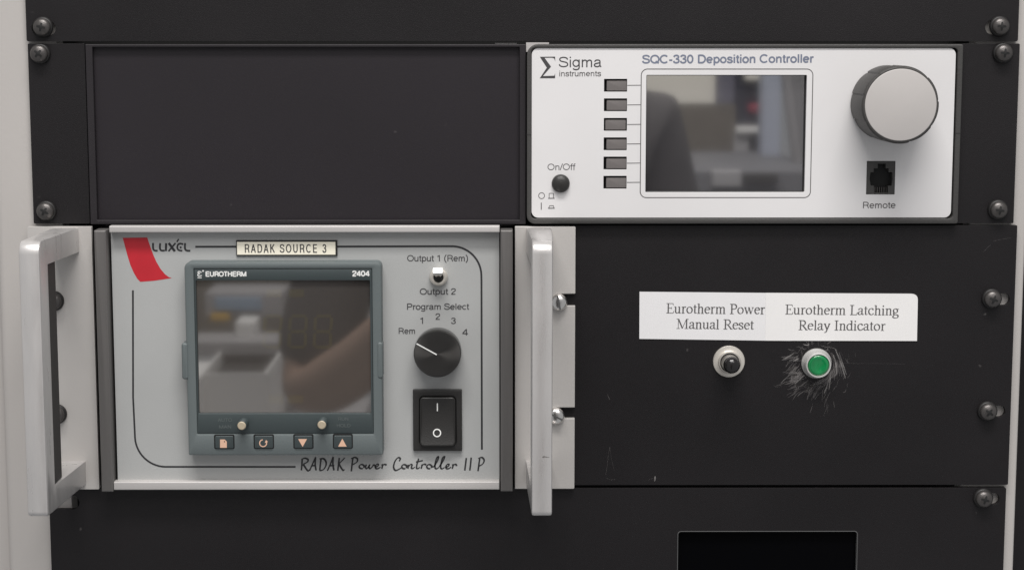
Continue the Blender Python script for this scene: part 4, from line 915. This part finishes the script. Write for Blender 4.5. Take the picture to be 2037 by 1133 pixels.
def arm(sg):
    S_ = 'l' if sg < 0 else 'r'; ex = 222 if sg < 0 else 190; sx_ = 150 if sg < 0 else 162
    c = [[('chest', (0, -170, 1190), 100), (S_ + 'sh', (sg * sx_, -112, 1185), 52), (S_ + 'ua', (sg * (sx_ + ex) / 2, -250, 1160), 42), (S_ + 'el', (sg * ex, -392, 1120), 36),
          (S_ + 'fa', (sg * (ex * 0.72), -345, 1040), 34), (S_ + 'wr', (sg * 84, -262, 962), 24), (S_ + 'pa', (sg * 66, -190, 944), 27), (S_ + 'kn', (sg * 56, -140, 934), 24)]]
    for k, (dz, ln_) in enumerate(((-78, 0.9), (-96, 1.08), (-114, 1.0), (-131, 0.82))):
        c.append([(S_ + 'kn', (0, 0, 0), 0), (S_ + 'f%da' % k, (sg * 57, dz, 924), 9), (S_ + 'f%db' % k, (sg * 50, dz + 1, 905), 8.5), (S_ + 'f%dc' % k, (sg * (50 - 18 * ln_), dz + 2, 902), 7.5)])
    c.append([(S_ + 'pa', (0, 0, 0), 0), (S_ + 'ta', (sg * 44, -150, 934), 12), (S_ + 'tb', (sg * 32, -122, 929), 10), (S_ + 'tc', (sg * 22, -100, 927), 8.5)])
    return c
body = [[('pelvis', (0, -560, 1190), 130), ('waist', (0, -380, 1190), 120), ('chest', (0, -170, 1190), 100), ('neck0', (0, -50, 1195), 62), ('neck', (0, 10, 1185), 56), ('jaw', (0, 62, 1170), 66), ('head', (0, 130, 1182), 84), ('crown', (0, 190, 1188), 66)],
        [('pelvis', (0, 0, 0), 0), ('lhip', (-95, -640, 1190), 92), ('lknee', (-105, -1020, 1180), 62), ('lank', (-105, -1400, 1195), 42), ('ltoe', (-112, -1425, 1080), 34)],
        [('pelvis', (0, 0, 0), 0), ('rhip', (95, -640, 1190), 92), ('rknee', (105, -1020, 1180), 62), ('rank', (105, -1400, 1195), 42), ('rtoe', (112, -1425, 1080), 34)]]
bd = skin('body', body + arm(-1) + arm(1), 'skin', pr_, at)
clo = [[('pelvis', (0, -560, 1190), 150), ('waist', (0, -380, 1190), 142), ('chest', (0, -170, 1190), 118), ('neck0', (0, -62, 1193), 70)]]
for sg in (-1, 1):
    ex = 222 if sg < 0 else 190; sx_ = 150 if sg < 0 else 162
    clo.append([('chest', (0, 0, 0), 0), ('sh%d' % sg, (sg * sx_, -108, 1185), 66), ('ua%d' % sg, (sg * (sx_ + ex) / 2, -250, 1160), 53), ('el%d' % sg, (sg * (ex - 3), -372, 1126), 47)])
skin('shirt', clo, 'shirt', pr_, at)
trs = [[('p', (0, -570, 1190), 152), ('lh', (-95, -660, 1190), 106), ('lk', (-105, -1020, 1180), 78), ('la', (-105, -1380, 1195), 66)], [('p', (0, 0, 0), 0), ('rh', (95, -660, 1190), 106), ('rk', (105, -1020, 1180), 78), ('ra', (105, -1380, 1195), 66)]]
skin('trousers', trs, 'navy', pr_, at)
skin('hair', [[('a', (0, 205, 1196), 64), ('b', (0, 160, 1222), 76), ('c', (0, 90, 1236), 52)]], 'hair', pr_, at)
b = B()
for sg in (-1, 1): b.lathe(sg * 30, 124, [(11, 1092), (9, 1100 - 14), (4, 1083)], 16)
b.lathe(0, 92, [(15, 1104), (11, 1086), (6, 1078)], 14)
b.build('face', 'skin', pr_, smooth=True)
